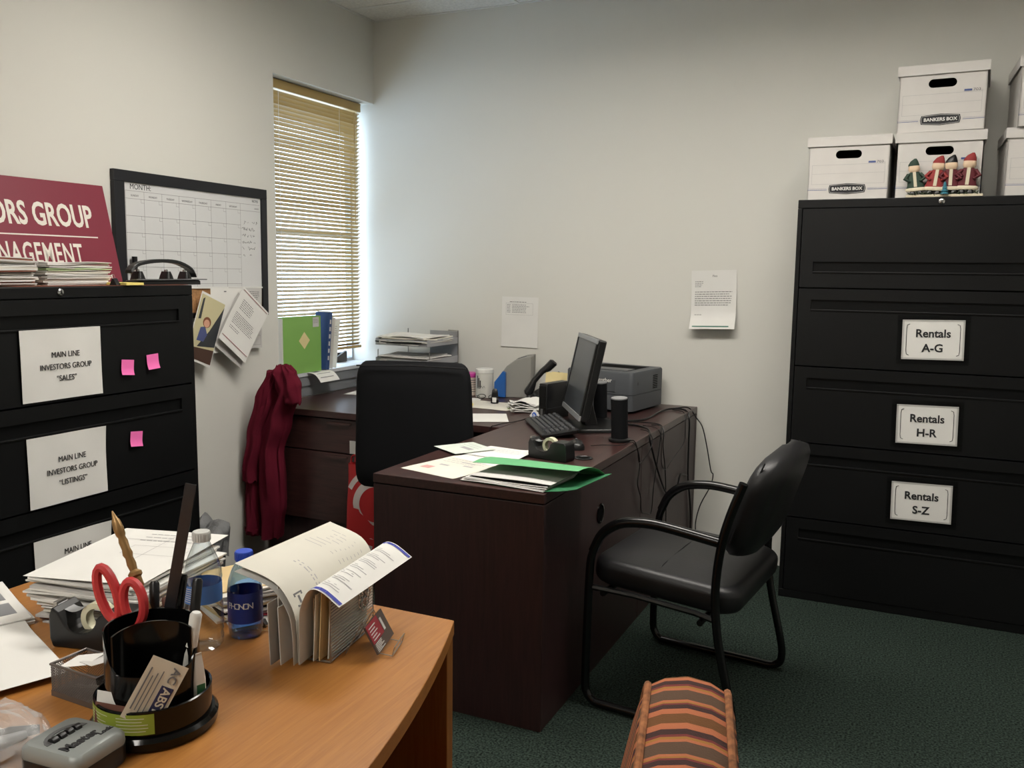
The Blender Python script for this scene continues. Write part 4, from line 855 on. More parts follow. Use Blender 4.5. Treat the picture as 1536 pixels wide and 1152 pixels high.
ts.children[2].data.materials[0] = mat('mint', '#9dc7b4', 0.7)

# ------------------------------------------------------------------ front half of the mahogany desk
def tape_dispenser(label, loc, rz, group='black tape dispensers'):
    t = thing('tape_dispenser', label, 'tape dispenser', loc, rz, group); w = .030
    P = [(-.075, .0), (.075, .0), (.078, .012), (.074, .058), (.066, .066), (.022, .066), (.010, .056)]+arc(-.022, .062, .034, -25, -140, 8)+[(-.062, .062), (-.074, .070), (-.08, .055), (-.08, .015)]
    q = MB(); q.M = Matrix.Rotation(R(90), 4, 'X'); q.prism(P, -w, w); q.build('body', 'black_plastic', t, bevel=.003)
    q = MB(); q.M = Matrix.Translation((-.004, 0, .047)) @ Matrix.Rotation(R(90), 4, 'X'); q.lathe([(.019, -.01), (.029, -.01), (.029, .01), (.019, .01), (.019, -.01)], 32, cap=False); q.build('tape_roll', mat('tape', '#cfccb0', 0.3), t, smooth=True)
    q = MB(); q.sheet(8, 1, lambda u, v: (-.02-.055*u, (v-.5)*.024, .070-.001*u-.02*math.sin(PI*u)*.6), .0006); q.build('tape_strip', 'silver_plastic', t, smooth=True)
    q = MB(); q.box(-.083, -.076, -.013, .013, .063, .073); q.build('cutter', 'steel_wire', t)
    return t
tape_dispenser('black tape dispenser on the dark desk behind the green folder', (-1.145, 2.81, HZ), R(-10))
ms = thing('computer_mouse', 'black computer mouse behind the desk tape dispenser', 'mouse', (-1.135, 3.03, HZ), R(25)); MB().rr(.056, .10, .028, [(0, 0), (0, .010), (.004, .020), (.012, .026), (.022, .029)]).build('shell', 'black_plastic', ms, smooth=60); MB().box(-.0025, .0025, .02, .038, .025, .0305).build('wheel', 'grey_plastic', ms)
paper('printed_form', 'printed form with red stamp lying at the near corner of the dark desk', .235, .285, (-1.385, 2.55, HZ+.0005), (0, 0, R(-14)), 'paper_cream', None, 4, 'paper', 'papers on the dark desk', para(-.09, .09, .1, 4, .004, .022, 81)+[(-.06, -.02, -.02, -.005), (.02, .06, .01, .022), (-.02, .04, .05, .06)]).children[0].data.materials[0] = MATS['ink_faint']
prints(bpy.data.objects['printed_form'], [(-.085, -.045, -.085, -.05)], mat('stamp_red', '#c99a96', 0.8), None, .0007, 'red_stamp')
paper('printed_form', 'pale form edge showing behind the slanted cheque', .22, .15, (-1.335, 2.705, HZ+.0012), (0, 0, R(-20)), 'paper', None, 4, 'paper', 'papers on the dark desk', para(-.08, .09, .04, 4, .003, .018, 82), 'ink_faint')
mat('cheque', '#cdd6cc', 0.7)
paper('printed_form', 'greenish cheque lying slantwise on top of the folded page', .165, .165, (-1.488, 2.805, HZ+.0065), (0, 0, R(-33)), 'cheque', lambda x, y: .001+.0006*math.sin(30*x), 4, 'paper', 'papers on the dark desk', para(-.06, .05, .05, 3, .003, .02, 83)+[(-.02, .05, -.01, .012)], 'ink_faint')
paper('printed_form', 'folded white page rising beside the desk tape dispenser', .21, .17, (-1.335, 2.80, HZ+.0028), (0, 0, R(-8)), 'paper', lambda x, y: .001+.010*max(0, (x-.02)/.08)**2*max(0, (y+.05)/.13), 8, 'paper', 'papers on the dark desk', para(-.08, .08, .05, 3, .003, .022, 84), 'ink_faint')
# green folder stuffed with papers, overhanging the desk edge
mat('folder_green', '#5fa672', 0.55); mat('folder_in', '#2a6a45', 0.6); gf = thing('green_folder', 'green folder of papers lying over the desk edge with lifted flap', 'folder', (-1.06, 2.50, HZ+.001), R(-4))
q = MB(); q.sheet(14, 4, lambda u, v: (-.21+.40*u, -.135+.27*v, .0006+.05*max(0, u-.62)**2*3*(1-v*.3)), .0008); q.build('back_cover', 'folder_in', gf, smooth=60)
q = MB(); q.sheet(14, 6, lambda u, v: (-.20+.37*u, -.075+.235*v+.005*math.sin(5*u), .020+.030*math.sin(PI*min(1, v*.6+.35))-.028*v**3+.016*u*(1-v)), .0008); q.build('front_cover', 'folder_green', gf, smooth=60)
for k in range(6):
    q = MB(); q.sheet(5, 3, lambda u, v: (-.205+.29*u+.006*k*(1-u*.5), -.14+.21*v+.004*k, .003+.0032*k+.002*math.sin(4*u+k)), .0012); q.build('sheet', ['paper', 'paper_grey', 'paper', 'paper', 'dark_gap', 'paper_grey'][k], gf, smooth=60)
mat('crumb', '#c9c2bb', 0.8)
# cables
def cable(label, pts, r, cat='cable'):
    q = MB(); q.tube(smooth_path(pts, 6), r, 6); return tag(q.build('power_cable', 'black_plastic', None, smooth=True), label, cat, 'cables behind the dark desk')
e1 = DX1+.008; zt_ = H+.005
cable('thin speaker cable looping down the desk back nearest the front', [(-1.02, 3.245, zt_+.004), (-1.0, 3.25, zt_), (-.976, 3.238, zt_), (e1, 3.25, .715), (e1, 3.287, .652), (e1, 3.263, .579), (e1, 3.312, .512), (e1, 3.328, .452), (e1, 3.399, .427), (e1, 3.472, .413), (e1, 3.501, .527), (e1, 3.57, .68), (e1-.006, 3.60, zt_), (-1.02, 3.63, zt_)], .0022)
cable('thick black cable sagging down to the right behind the desk', [(-1.14, 3.60, zt_), (-1.06, 3.58, zt_), (-.99, 3.49, zt_+.002), (e1, 3.42, .722), (e1, 3.548, .577), (e1, 3.673, .465), (e1, 3.773, .415), (e1+.004, 3.87, .428), (e1, 3.94, .468), (e1, 3.992, .466), (e1, 4.07, .443)], .0042)
cable('thin cable hanging straight down the middle of the desk back', [(-1.137, 3.66, zt_), (-1.05, 3.667, zt_+.002), (-.985, 3.645, zt_), (e1, 3.63, .718), (e1, 3.624, .664), (e1, 3.672, .558), (e1, 3.698, .447), (e1, 3.717, .305), (e1, 3.72, .01)], .0026)
cable('thick black cable bundle dropping near the far end of the desk', [(-1.15, 3.67, zt_), (-1.088, 3.757, zt_), (-1.087, 4.003, zt_), (-1.057, 4.10, zt_+.003), (-.99, 4.10, zt_), (e1+.002, 4.075, .71), (e1, 4.09, .60), (e1, 4.098, .445), (e1, 4.129, .37), (e1, 4.18, .245), (e1, 4.2, .114), (e1+.02, 4.19, .006)], .0044)
cable('black cable bowing out in front of the back wall', [(-1.051, 4.144, zt_), (-.99, 4.16, zt_+.004), (-.958, 4.2, .70), (-.929, 4.2, .66), (-.905, 4.2, .573), (-.88, 4.2, .453), (-.868, 4.2, .43), (-.88, 4.2, .37), (-.93, 4.21, .26), (-.945, 4.21, .145), (-.9, 4.2, .03), (-.8, 4.18, .006), (-.72, 4.2, .006)], .003)
cable('fine grey loop cable crossing the upper desk back', [(-1.05, 4.09, zt_), (-.985, 4.04, zt_), (e1, 4.008, .707), (e1, 3.995, .618), (e1, 3.871, .588), (e1, 3.752, .567), (e1, 3.685, .549), (e1, 3.612, .588), (e1, 3.60, .66), (e1, 3.585, .716), (-.985, 3.57, zt_), (-1.05, 3.60, zt_)], .0018)
cable('mouse cable crossing the desktop behind the tape dispenser', [(-1.095, 3.075, zt_), (-1.06, 3.11, zt_), (-1.01, 3.13, zt_), (-.99, 3.16, zt_), (-.976, 3.21, zt_+.002), (e1+.004, 3.235, .72), (e1+.004, 3.27, .66), (e1+.004, 3.40, .68), (e1+.004, 3.44, .725), (-.985, 3.455, zt_+.002), (-1.03, 3.50, zt_)], .0016)
cable('computer cable running over the front edge by the keyboard', [(-1.52, 3.53, zt_+.01), (-1.56, 3.46, zt_), (-1.575, 3.40, zt_), (-1.60, 3.30, zt_), (-1.62, 3.275, .72), (-1.64, 3.275, .5)], .002)

# ================================================================== ON THE ORANGE DESK
# piles of papers at the far side
pa, za = stack('paper_stack', 'tall pile of white papers on the orange desk below the left cabinet', 'paper stack', (-1.36, 1.185, HZ), R(10), .235, .265, 22, ['paper_grey', 'rust', 'paper_cream', 'paper_grey', 'paper', 'paper_cream', 'rust', 'paper', 'paper_grey', 'paper', 'paper_cream', 'paper', 'paper', 'paper_grey', 'paper', 'paper', 'paper', 'paper_grey', 'paper', 'paper', 'paper', 'paper'], 91, (.0025, .0052), .011, 4, group='paper stacks on the orange desk', wob=.003)
for ch in list(pa.children)[:10]: ch.scale = (.9, .9, 1)
topz = HZ+za+.0035
paper('printed_form', 'topmost printed form lying on the tall white paper pile', .24, .30, (-1.372, 1.205, topz+.003), (0, 0, R(13)), 'paper', lambda x, y: .002+.0015*math.sin(9*x)+.0015*math.sin(8*y), 6, 'paper', None, para(-.04, .1, .12, 3, .003, .02, 92)+frame_rects(-.03, .1, .0, .05, .001)+[(-.1, .1, .085, .086), (.02, .021, -.04, .13)], 'ink_faint')
pb_, zb = stack('paper_stack', 'pile of manila folders and papers behind the water bottles', 'paper stack', (-1.145, 1.305, HZ), R(-28), .14, .20, 14, ['paper', 'paper_cream', 'manila', 'paper', 'dark_gap', 'manila', 'paper', 'paper_cream', 'manila', 'paper', 'paper'], 93, (.002, .0058), .010, 7, group='paper stacks on the orange desk', wob=.004)
mat('env_red', '#b03040', 0.6)
paper('loose_sheet', 'white sheet under the red envelope beside the blue bottle', .15, .2, (-1.105, 1.30, HZ+.0006), (0, 0, R(-35)), 'paper', None, 3, 'paper')
paper('red_envelope', 'small red envelope on a white sheet beside the blue bottle', .10, .06, (-1.122, 1.262, HZ+.003), (0, 0, R(28)), 'env_red', lambda x, y: .0006+.001*math.sin(30*x), 4, 'envelope')
cl = thing('binder_clip', 'small black clip with rubber band lying beside the blue bottle', 'clip', (-1.06, 1.215, HZ), R(30)); MB().prism([(-.007, 0), (.007, 0), (.003, .010), (-.003, .010)], -.009, .009).build('body', 'black_plastic', cl, rot=(R(90), 0, 0)); MB().tube([(.018*math.cos(2*PI*k/14)+.01, .012*math.sin(2*PI*k/14)-.015, .0015) for k in range(14)], .001, 5, closed=True).build('rubber_band', 'manila', cl)
tape_dispenser('black tape dispenser on the orange desk beside the scissors', (-1.255, 1.03, HZ), R(14))
paper('loose_sheet', 'large blank white sheet at the left edge of the orange desk', .279, .216, (-1.36, .872, HZ+.0045), (0, 0, R(-22)), 'paper', lambda x, y: .001+.006*max(0, (abs(x)-.07)/.07)**2, 8, 'paper')
mat('env_window', '#8e8f92', 0.3)
ev = thing('envelope_stack', 'small stack of white window envelopes at the left picture edge', 'envelopes', (-1.568, 1.038, HZ), R(-23), None)
for k in range(4):
    o = MB().box(-.12, .12, -.052, .052, 0, .0035).build('envelope', 'paper', ev, (.002*(k % 2), -.0015*k, .0037*k), (0, 0, R((k % 3)-1)), bevel=.0008)
for x0, x1 in ((.02, .085), (-.06, -.0)): MB().box(x0, x1, -.02, .03, .0146, .0150).build('envelope_window', 'env_window', ev)

# mesh clip basket: real wire mesh walls
mat('mesh_grey', '#6d6764', 0.4, metal=0.6)
mbk = thing('mesh_basket', 'small grey wire mesh basket holding clips and papers', 'basket', (-1.115, .893, HZ), R(-2))
def mesh_wall(p0, ux, uz, w, h, cell=.0042, r=.00065):
    q = MB(); p0 = Vector(p0); ux = Vector(ux); uz = Vector(uz); n = int((w+h)/cell)
    for k in range(n+1):
        for sgn in (1, -1):
            s0 = k*cell; a = (min(s0, w), max(0, s0-w)); b = (max(0, s0-h), min(s0, h))
            if sgn < 0: a = (w-a[0], a[1]); b = (w-b[0], b[1])
            A = p0+ux*a[0]+uz*a[1]; B = p0+ux*b[0]+uz*b[1]
            if (A-B).length > .001: q.tube([A, B], r, 3, cap=False)
    return q
bw, bd_, bh = .102, .062, .05
for p, ux, w in (((-bw/2, -bd_/2, .008), (1, 0, 0), bw), ((-bw/2, bd_/2, .008), (1, 0, 0), bw), ((-bw/2, -bd_/2, .008), (0, 1, 0), bd_), ((bw/2, -bd_/2, .008), (0, 1, 0), bd_)):
    o = mesh_wall(p, ux, (0, 0, 1), w, bh-.008).build('mesh_wall', 'mesh_grey', mbk); o['kind'] = 'stuff'
MB().box(-bw/2-.001, bw/2+.001, -bd_/2-.001, bd_/2+.001, 0, .009).build('bottom_band', 'mesh_grey', mbk)
MB().tube([(-bw/2, -bd_/2, bh), (bw/2, -bd_/2, bh), (bw/2, bd_/2, bh), (-bw/2, bd_/2, bh)], .0024, 6, closed=True).build('rim', 'mesh_grey', mbk)
aw = [(-.0+.0, .07, .008)]
o = mesh_wall((.012, .058, .004), (1, 0, 0), (0, 0, 1), .05, .05).build('back_mesh', 'mesh_grey', mbk); o['kind'] = 'stuff'
MB().tube(smooth_path([(.012, .058, .004), (.012, .058, .045), (.02, .058, .058), (.037, .058, .063), (.054, .058, .058), (.062, .058, .045), (.062, .058, .004)], 4), .003, 6).build('back_arch', 'mesh_grey', mbk, smooth=True); MB().box(-.0, .066, .032, .061, .0, .004).build('rear_foot', 'mesh_grey', mbk)
for k, (x, y, z, a, m_) in enumerate(((-.02, 0, .046, 12, 'paper'), (.015, .005, .052, -20, 'paper_grey'))): q = MB(); q.sheet(3, 3, lambda u, v: ((u-.5)*.05, (v-.5)*.045, .01*u), .0006); o = q.build('paper_slip', m_, None, (-1.115+x, .893+y, HZ+z), (0, 0, R(a)), smooth=True); tag(o, ['white paper slip lying in the mesh basket', 'grey folded slip sticking out of the mesh basket'][k], 'paper', 'slips in the mesh basket')
for k in range(4):
    q = MB(); x, y = -.03+.02*k, -.012+.008*(k % 2); q.tube([(x, y, .012), (x+.025, y+.004, .013), (x+.027, y+.01, .013), (x+.004, y+.008, .013), (x+.003, y+.003, .0135), (x+.02, y+.006, .0138)], .0008, 4); tag(q.build('paper_clip', 'steel_wire', None, (-1.115, .893, HZ)), ['leftmost', 'second from left', 'third from left', 'rightmost'][k]+' steel paper clip lying inside the mesh basket', 'paper clip', 'paper clips in the mesh basket')

# rotary desk organizer
og2 = thing('desk_organizer', 'glossy black round desk organizer with green label holding scissors and pens', 'organizer', (-.963, .872, HZ), R(0))
MB().lathe([(.080, 0), (.086, .003), (.087, .014), (.082, .019), (.001, .019)], 48).build('base', 'gloss_black', og2, smooth=True)
MB().lathe([(.078, .019), (.079, .055), (.0765, .056), (.0755, .055), (.0745, .019)], 48, cap=False).build('tray_ring', 'gloss_black', og2, smooth=True)
def tall_shell(r, t_, z0, zf_, a0, a1, c=(0, 0), n=28):
    q = MB(); I = []
    for k in range(n+1):
        a = R(a0+(a1-a0)*k/n); zt2 = zf_(k/n); I.append([(c[0]+r*math.cos(a), c[1]+r*math.sin(a), z0), (c[0]+r*math.cos(a), c[1]+r*math.sin(a), zt2), (c[0]+(r-t_)*math.cos(a), c[1]+(r-t_)*math.sin(a), zt2), (c[0]+(r-t_)*math.cos(a), c[1]+(r-t_)*math.sin(a), z0)])
    q.loft(I); return q
def cup_h(u):
    c_ = .5+.5*math.cos(2*PI*u-R(318)); k_ = min(1, max(0, (c_-.55)/.3)); return .148-.05*k_*k_*(3-2*k_)
tall_shell(.0635, .0025, .019, cup_h, 0, 360, (0, .0), 60).build('outer_cup', 'gloss_black', og2, smooth=True)
tall_shell(.058, .0025, .019, lambda u: .15+.004*math.sin(PI*u), 75, 201, (.044, -.040), 28).build('curved_divider', 'gloss_black', og2, smooth=True)
q = MB(); q.M = Matrix.Rotation(R(138), 4, 'Z'); q.box(.0, .061, -.001, .001, .019, .135); q.build('divider', 'gloss_black', og2)
mat('label_green', '#8a9a35', 0.55)
gl_ = MB(); gl_.loft([[(.0797*math.cos(R(-127+84*j/12)), .0797*math.sin(R(-127+84*j/12)), z) for j in range(13)] for z in (.024, .053)], cap=False, closed=False); gl_ = gl_.build('green_label', 'label_green', og2, smooth=True)
gp = MB(); rnd = random.Random(5)
for k in range(5):
    for h0 in (-122, -80):
        a0 = h0; a1 = h0+rnd.uniform(20, 32); z = .029+.0045*k; gp.loft([[(.0800*math.cos(R(a0+(a1-a0)*j/4)), .0800*math.sin(R(a0+(a1-a0)*j/4)), z+dz) for j in range(5)] for dz in (0, .0009)], cap=False, closed=False)
gp.build('label_print', 'paper_cream', gl_)['kind'] = 'stuff'
OC = Vector((-.963, .872, HZ))
# business cards in the front tray
card_z = HZ+.022
for k, (x, y, rz, tl, m_, lab) in enumerate(((-.972, .803, 8, 0, 'paper', 'white business card standing in the organizer tray behind the brown card'), (-.968, .7975, 8, 0, mat('card_brown', '#6b463a', 0.6), 'brown printed card standing at the left of the organizer tray'))):
    q = MB(); q.sheet(3, 3, lambda u, v: ((u-.5)*.05, 0, v*.05*(1-.25*k)), .0006); o = q.build('business_card', m_, None, (x, y, card_z), (R(-8), 0, R(rz))); tag(o, lab, 'business card', 'cards in the organizer tray')
q = MB(); q.sheet(3, 3, lambda u, v: ((u-.5)*.051, 0, (v-.5)*.089), .0006)
bcx = q.build('business_card', mat('card_cream', '#cfc6b4', 0.6), None, (-.9115, .8265, HZ+.078), (R(-6), R(30), R(44))); tag(bcx, 'cream business card lettered AC ABSTR leaning out of the organizer tray', 'business card', 'cards in the organizer tray')
cp = MB().box(.004, .021, -.0012, -.0008, -.036, .012).build('printed_block', mat('navy', '#2a2a4e', 0.6), bcx)
text('ABSTR', .016, 'card_cream', bcx, (.0125, -.0016, -.013), (R(90), R(90), 0), bold=.0003, lift=.0002); text('AC', .016, 'ink', bcx, (.0125, -.0014, .028), (R(90), R(90), 0), bold=.0003, lift=.0002)
o = prints(bcx, [(-.02, -.018, -.03, .03), (-.014, -.0125, -.03, .02), (-.009, -.0075, -.035, .025), (-.003, -.0015, -.03, .03)], 'ink', lambda x, y: 0, .0012); o.rotation_euler = (R(90), 0, 0)

# scissors
mat('scissor_red', '#c2393b', 0.35); sx_ = thing('scissors', 'red-handled scissors standing in the desk organizer', 'scissors', (-1.006, .895, HZ+.03), 0)
sx_.rotation_euler = (R(-6), R(-17), R(20))
def loop(cx, cz, rx, rz_, tilt_, nm='handle'):
    pts = []
    for k in range(22):
        a = 2*PI*k/22; x, z = rx*math.cos(a), rz_*math.sin(a); t_ = R(tilt_); pts.append((cx+x*math.cos(t_)-z*math.sin(t_), 0, cz+x*math.sin(t_)+z*math.cos(t_)))
    q = MB(); q.tube(pts, .0072, 8, closed=True); q.tube([(cx*.8, 0, cz-rz_*.9), (cx*.25, 0, cz-rz_-.028)], [.0065, .005], 8); return q.build(nm, 'scissor_red', sx_, smooth=True)
loop(-.016, .152, .0135, .040, 2); loop(.019, .130, .0155, .031, -6)
for s_ in (-1, 1): q = MB(); q.add([(s_*.001-.004, s_*.001, .1), (s_*.001+.006, s_*.001, .1), (s_*.004, s_*.001, 0), (s_*.001-.004, s_*.002+.0005*s_, .1), (s_*.001+.006, s_*.002+.0005*s_, .1), (s_*.004, s_*.002+.0005*s_, 0)], [(0, 1, 2), (5, 4, 3), (0, 3, 4, 1), (1, 4, 5, 2), (2, 5, 3, 0)]); q.build('blade', 'chrome', sx_)
MB().lathe([(.004, -.004), (.004, .004)], 10).build('pivot_screw', 'chrome', sx_, (0, 0, .088), (R(90), 0, 0))
# golden letter opener
mat('gold', '#97764a', 0.4, metal=0.5); d0 = Vector((-.962, .915, HZ+.03)); d1 = Vector((-1.093, .925, 1.029))
lo = thing('letter_opener', 'ornate golden letter opener leaning out of the organizer', 'letter opener', d0); lo.rotation_mode = 'XYZ'; lo.rotation_euler = (d1-d0).to_track_quat('Z', 'X').to_euler(); Lo = (d1-d0).length
q = MB(); q.add([(-.004, -.001, 0), (.004, -.001, 0), (.0045, .001, .165), (-.0045, .001, .165), (-.003, .002, .0), (.003, .002, 0), (.004, .0035, .165), (-.004, .0035, .165)], [(0, 1, 2, 3), (7, 6, 5, 4), (0, 4, 5, 1), (1, 5, 6, 2), (2, 6, 7, 3), (3, 7, 4, 0)]); q.build('blade', 'gold', lo)
q = MB(); q.lathe([(.004, .16), (.007, .165), (.007, .178), (.010, .181), (.010, .186), (.0055, .19), (.0068, .2), (.0055, .21), (.0075, .216), (.006, .224), (.0068, .236), (.0052, .243), (.007, .247), (.0075, .258), (.006, .27), (.004, Lo-.012), (.001, Lo)], 14); q.build('handle', 'gold', lo, smooth=True)
# ruler and pens
def stick(name, label, cat, a, b, group, parts):
    a = Vector(a); b = Vector(b); t = thing(name, label, cat, a, group=group)
    zz = (b-a).normalized(); xx = Vector((.907, .42, 0)); xx = (xx-zz*xx.dot(zz)).normalized(); yy = zz.cross(xx); t.rotation_euler = Matrix((xx, yy, zz)).transposed().to_euler(); parts(t, (b-a).length); return t
mat('smoke', '#26262a', 0.15, spec=0.6)
def ruler(t, L):
    MB().box(-.0085, .0085, -.001, .001, 0, L).build('blade', 'smoke', t, bevel=.0005)
    prints(t, [(-.0085, -.004 if k % 5 else -.001, .1+.006*k, .1+.006*k+.0007) for k in range(30)], 'grey_plastic', lambda x, y: 0, -.0013, 'graduation').rotation_euler = (R(90), 0, 0)
stick('ruler', 'long smoky black ruler standing up from the desk organizer', 'ruler', (-1.012, .922, HZ+.025), (-.957, .95, 1.081), None, ruler)
def pen(body, cap, r):
    def f(t, L):
        MB().lathe([(.001, 0), (r*.7, .01), (r, .02), (r, L-.045)], 12).build('barrel', body, t, smooth=True); c = MB().lathe([(r*1.15, L-.05), (r*1.15, L-.004), (r*.8, L)], 12).build('cap', cap, t, smooth=True); MB().box(-.0015, .0015, r, r+.003, L-.04, L-.003).build('pocket_clip', cap, c)
    return f
P0 = (-.975, .895, HZ+.025)
mat('bronze', '#7a5134', 0.35, metal=0.3); mat('marker_grey', '#b9b8b2', 0.4)
for k, (a, b, bd2, cp2, r, lab) in enumerate((((-1.0, .905, .77), (-1.033, .945, .922), 'black_plastic', 'black_plastic', .0065, 'thick black marker leaning left beside the ruler'), ((-.985, .915, .77), (-.985, .955, .938), 'black_plastic', 'gloss_black', .007, 'black pen standing in front of the ruler'), ((-.945, .915, .77), (-.955, .955, .936), 'bronze', 'black_plastic', .0065, 'bronze and black pen at the right of the pen group'), ((-.925, .885, .77), (-.905, .9, .912), 'marker_grey', 'white_plastic', .0075, 'grey-white marker at the right rim of the organizer'), ((-.97, .93, .77), (-1.018, .95, .898), 'card_brown', 'card_brown', .005, 'reddish brown pencil beside the golden opener'), ((-1.01, .905, .77), (-1.045, .93, .872), 'grey_plastic', 'black_plastic', .0055, 'short grey pen next to the red scissors'), ((-.99, .93, .77), (-1.005, .965, .915), 'gloss_black', 'black_plastic', .0065, 'black pen leaning behind the golden opener'))):
    stick('pen', lab, 'pen', a, b, 'pens in the desk organizer', pen(bd2, cp2, r))
fl = thing('correction_tape', 'white and green correction tube tucked at the right side of the organizer', 'correction tube', (-.898, .894, HZ+.0195), R(70)); MB().rr(.018, .009, .005, [(0, 0), (0, .05), (.003, .075), (.005, .09)]).build('tube', 'white_plastic', fl, smooth=True); MB().box(-.006, .006, -.0053, -.0045, .015, .045).build('label', 'folder_in', fl)

# key lock box
mat('lock_grey', '#8d9290', 0.4, metal=0.2); lb_ = thing('key_lock_box', 'grey and black combination key safe lettered Master Lock', 'lock box', (-.966, .742, HZ), R(94))
MB().rr(.10, .115, .016, [(.002, 0), (0, .004), (0, .026)]).build('base', 'black_plastic', lb_, smooth=True)
lid = MB().rr(.10, .115, .016, [(.001, .0262), (0, .030), (.001, .040), (.006, .0455)]).build('cover', 'lock_grey', lb_, smooth=True)
q = MB(); q.prism([(-.036, .012)]+[(.036*math.cos(R(180-180*k/10)), .012+.026*math.sin(R(180-180*k/10))) for k in range(1, 10)]+[(.036, .012), (.028, .012)]+[(.028*math.cos(R(180*k/10)), .012+.019*math.sin(R(180*k/10))) for k in range(1, 10)]+[(-.028, .012)], .0456, .0462); q.build('dial_arch', 'grey_plastic', lid)
for k in range(4): q = MB(); q.M = Matrix.Translation((-.021+.0135*k, .016, .0445)) @ Matrix.Rotation(R(90), 4, 'Y'); q.lathe([(.007, -.005), (.0075, 0), (.007, .005)], 14); q.build('number_dial', 'black_plastic', lid, smooth=True)
text('Master', .024, 'ink_dark', lid, (-.006, -.018, .0459), bold=.0009, xs=.9); text('Lock', .012, 'ink_dark', lid, (.03, -.029, .0459), bold=.0004)

lb_.scale = (.88, .88, .95)
# clear plastic bag with pens inside
mat('clear_bag', '#dfe1e2', 0.22, alpha=0.32, spec=0.7)
pbg = thing('plastic_bag', 'crumpled clear plastic bag at the bottom left corner of the desk', 'plastic bag', (-1.092, .716, HZ)); q = MB(); rings = []
for k in range(13):
    t = k/12; z = .062*math.sin(PI*t*.5)**.8*1.0; r = .075*math.cos(PI*t*.5)**.6+.002; rings.append([((r+.008*noise.noise(Vector((6*math.cos(a), 6*math.sin(a), 9*t))))*math.cos(a)*1.25, (r+.008*noise.noise(Vector((6*math.cos(a), 6*math.sin(a), 9*t+4))))*math.sin(a)*.75, max(.001, z+.009*noise.noise(Vector((5*math.cos(a)+2, 5*math.sin(a), 6*t))))) for a in [2*PI*j/40 for j in range(40)]])
q.loft(rings); q.build('bag_film', 'clear_bag', pbg, smooth=30)
for k, (x, y, a, m_) in enumerate(((-.01, -.01, 30, 'silver_plastic'), (.02, .012, 55, 'black_plastic'), (-.03, .015, 10, 'white_plastic'), (.03, -.012, 80, 'silver_plastic'))):
    o = MB().tube([(-.035, 0, 0), (.0, 0, .004), (.035, 0, .002)], [.008, .0095, .006], 10).build('key_fob', m_, None, (-1.092+x, .716+y, HZ+.014+.010*(k % 2)), (0, 0, R(a)), smooth=True); tag(o, ['silver tube in the middle of the clear plastic bag', 'black tube inside the clear plastic bag', 'white tube inside the clear plastic bag', 'silver tube at the right end inside the clear plastic bag'][k], 'tube', 'tubes in the plastic bag')

# bottles
glass_mat('pet_clear', '#eef3f5', 0.25, 0.04); glass_mat('pet_blue', '#b9d3ee', 0.25, 0.04); mat('label_blue', '#4a76b8', 0.4); mat('label_navy', '#20337c', 0.4); mat('cap_blue', '#2c4fc0', 0.35); mat('cap_clear', '#c9c9c6', 0.35)
def bottle(label, loc, prof, film, capm, cap_r, H_, lab, par):
    t = thing('water_bottle', label, 'bottle', loc, R(-50), 'water bottles on the orange desk')
    MB().lathe(prof, 36).build('bottle_body', film, t, smooth=True)
    z = prof[-1][1]; q = MB(); q.lathe([(cap_r, z-.004), (cap_r, z+.011), (cap_r*.93, z+.0125), (.001, z+.0125)], 30); c = q.build('cap', capm, t, smooth=True)
    for k in range(20): a = 2*PI*k/20; MB().box(cap_r-.0003, cap_r+.0006, -.0006, .0006, z-.003, z+.010).build('rib', capm, c, rot=(0, 0, a))
    z0, z1, r, m_ = lab; q = MB(); q.lathe([(r, z0), (r, z1)], 36, cap=False); l_ = q.build('label', m_, t, smooth=True); return t, l_
b1, l1 = bottle('clear empty water bottle with pale cap and blue label', (-1.092, 1.103, HZ), [(.001, .006), (.018, .003), (.026, 0), (.0315, .006), (.0325, .02), (.031, .026), (.0325, .032), (.031, .038), (.0325, .044), (.0325, .075), (.031, .08), (.031, .118), (.0325, .124), (.031, .14), (.025, .158), (.017, .176), (.0125, .188), (.0125, .192)], 'pet_clear', 'cap_clear', .0148, .205, (.084, .116, .0315, 'label_blue'), None)
q = MB()
for k in range(7):
    a0, a1 = -75, -20-random.uniform(0, 14); q.loft([[(.0319*math.cos(R(a0+(a1-a0)*j/8)), .0319*math.sin(R(a0+(a1-a0)*j/8)), .088+.0038*k+dz) for j in range(9)] for dz in (0, .001)], cap=False, closed=False)
q.build('label_print', 'paper', l1)['kind'] = 'stuff'
b2, l2 = bottle('small blue-tinted water bottle with blue cap and navy label', (-1.062, 1.172, HZ), [(.001, .006), (.018, .003), (.025, 0), (.029, .006), (.030, .016), (.030, .09), (.028, .104), (.022, .122), (.0145, .134), (.0125, .139), (.0125, .142)], 'pet_blue', 'cap_blue', .0155, .155, (.03, .085, .0304, 'label_navy'), None)
tx = 'PHONON'; 
for k, ch in enumerate(tx): a = R(-54+14.5*k); text(ch, .0155, 'paper', l2, (.0307*math.cos(a), .0307*math.sin(a), .062), (R(90), 0, a+R(90)), lift=.0001)
q = MB(); q.lathe([(.001, .004), (.018, .0045), (.024, .0015), (.028, .007), (.0288, .016), (.0288, .034)], 30); q.build('water', 'pet_blue', b2, smooth=True)

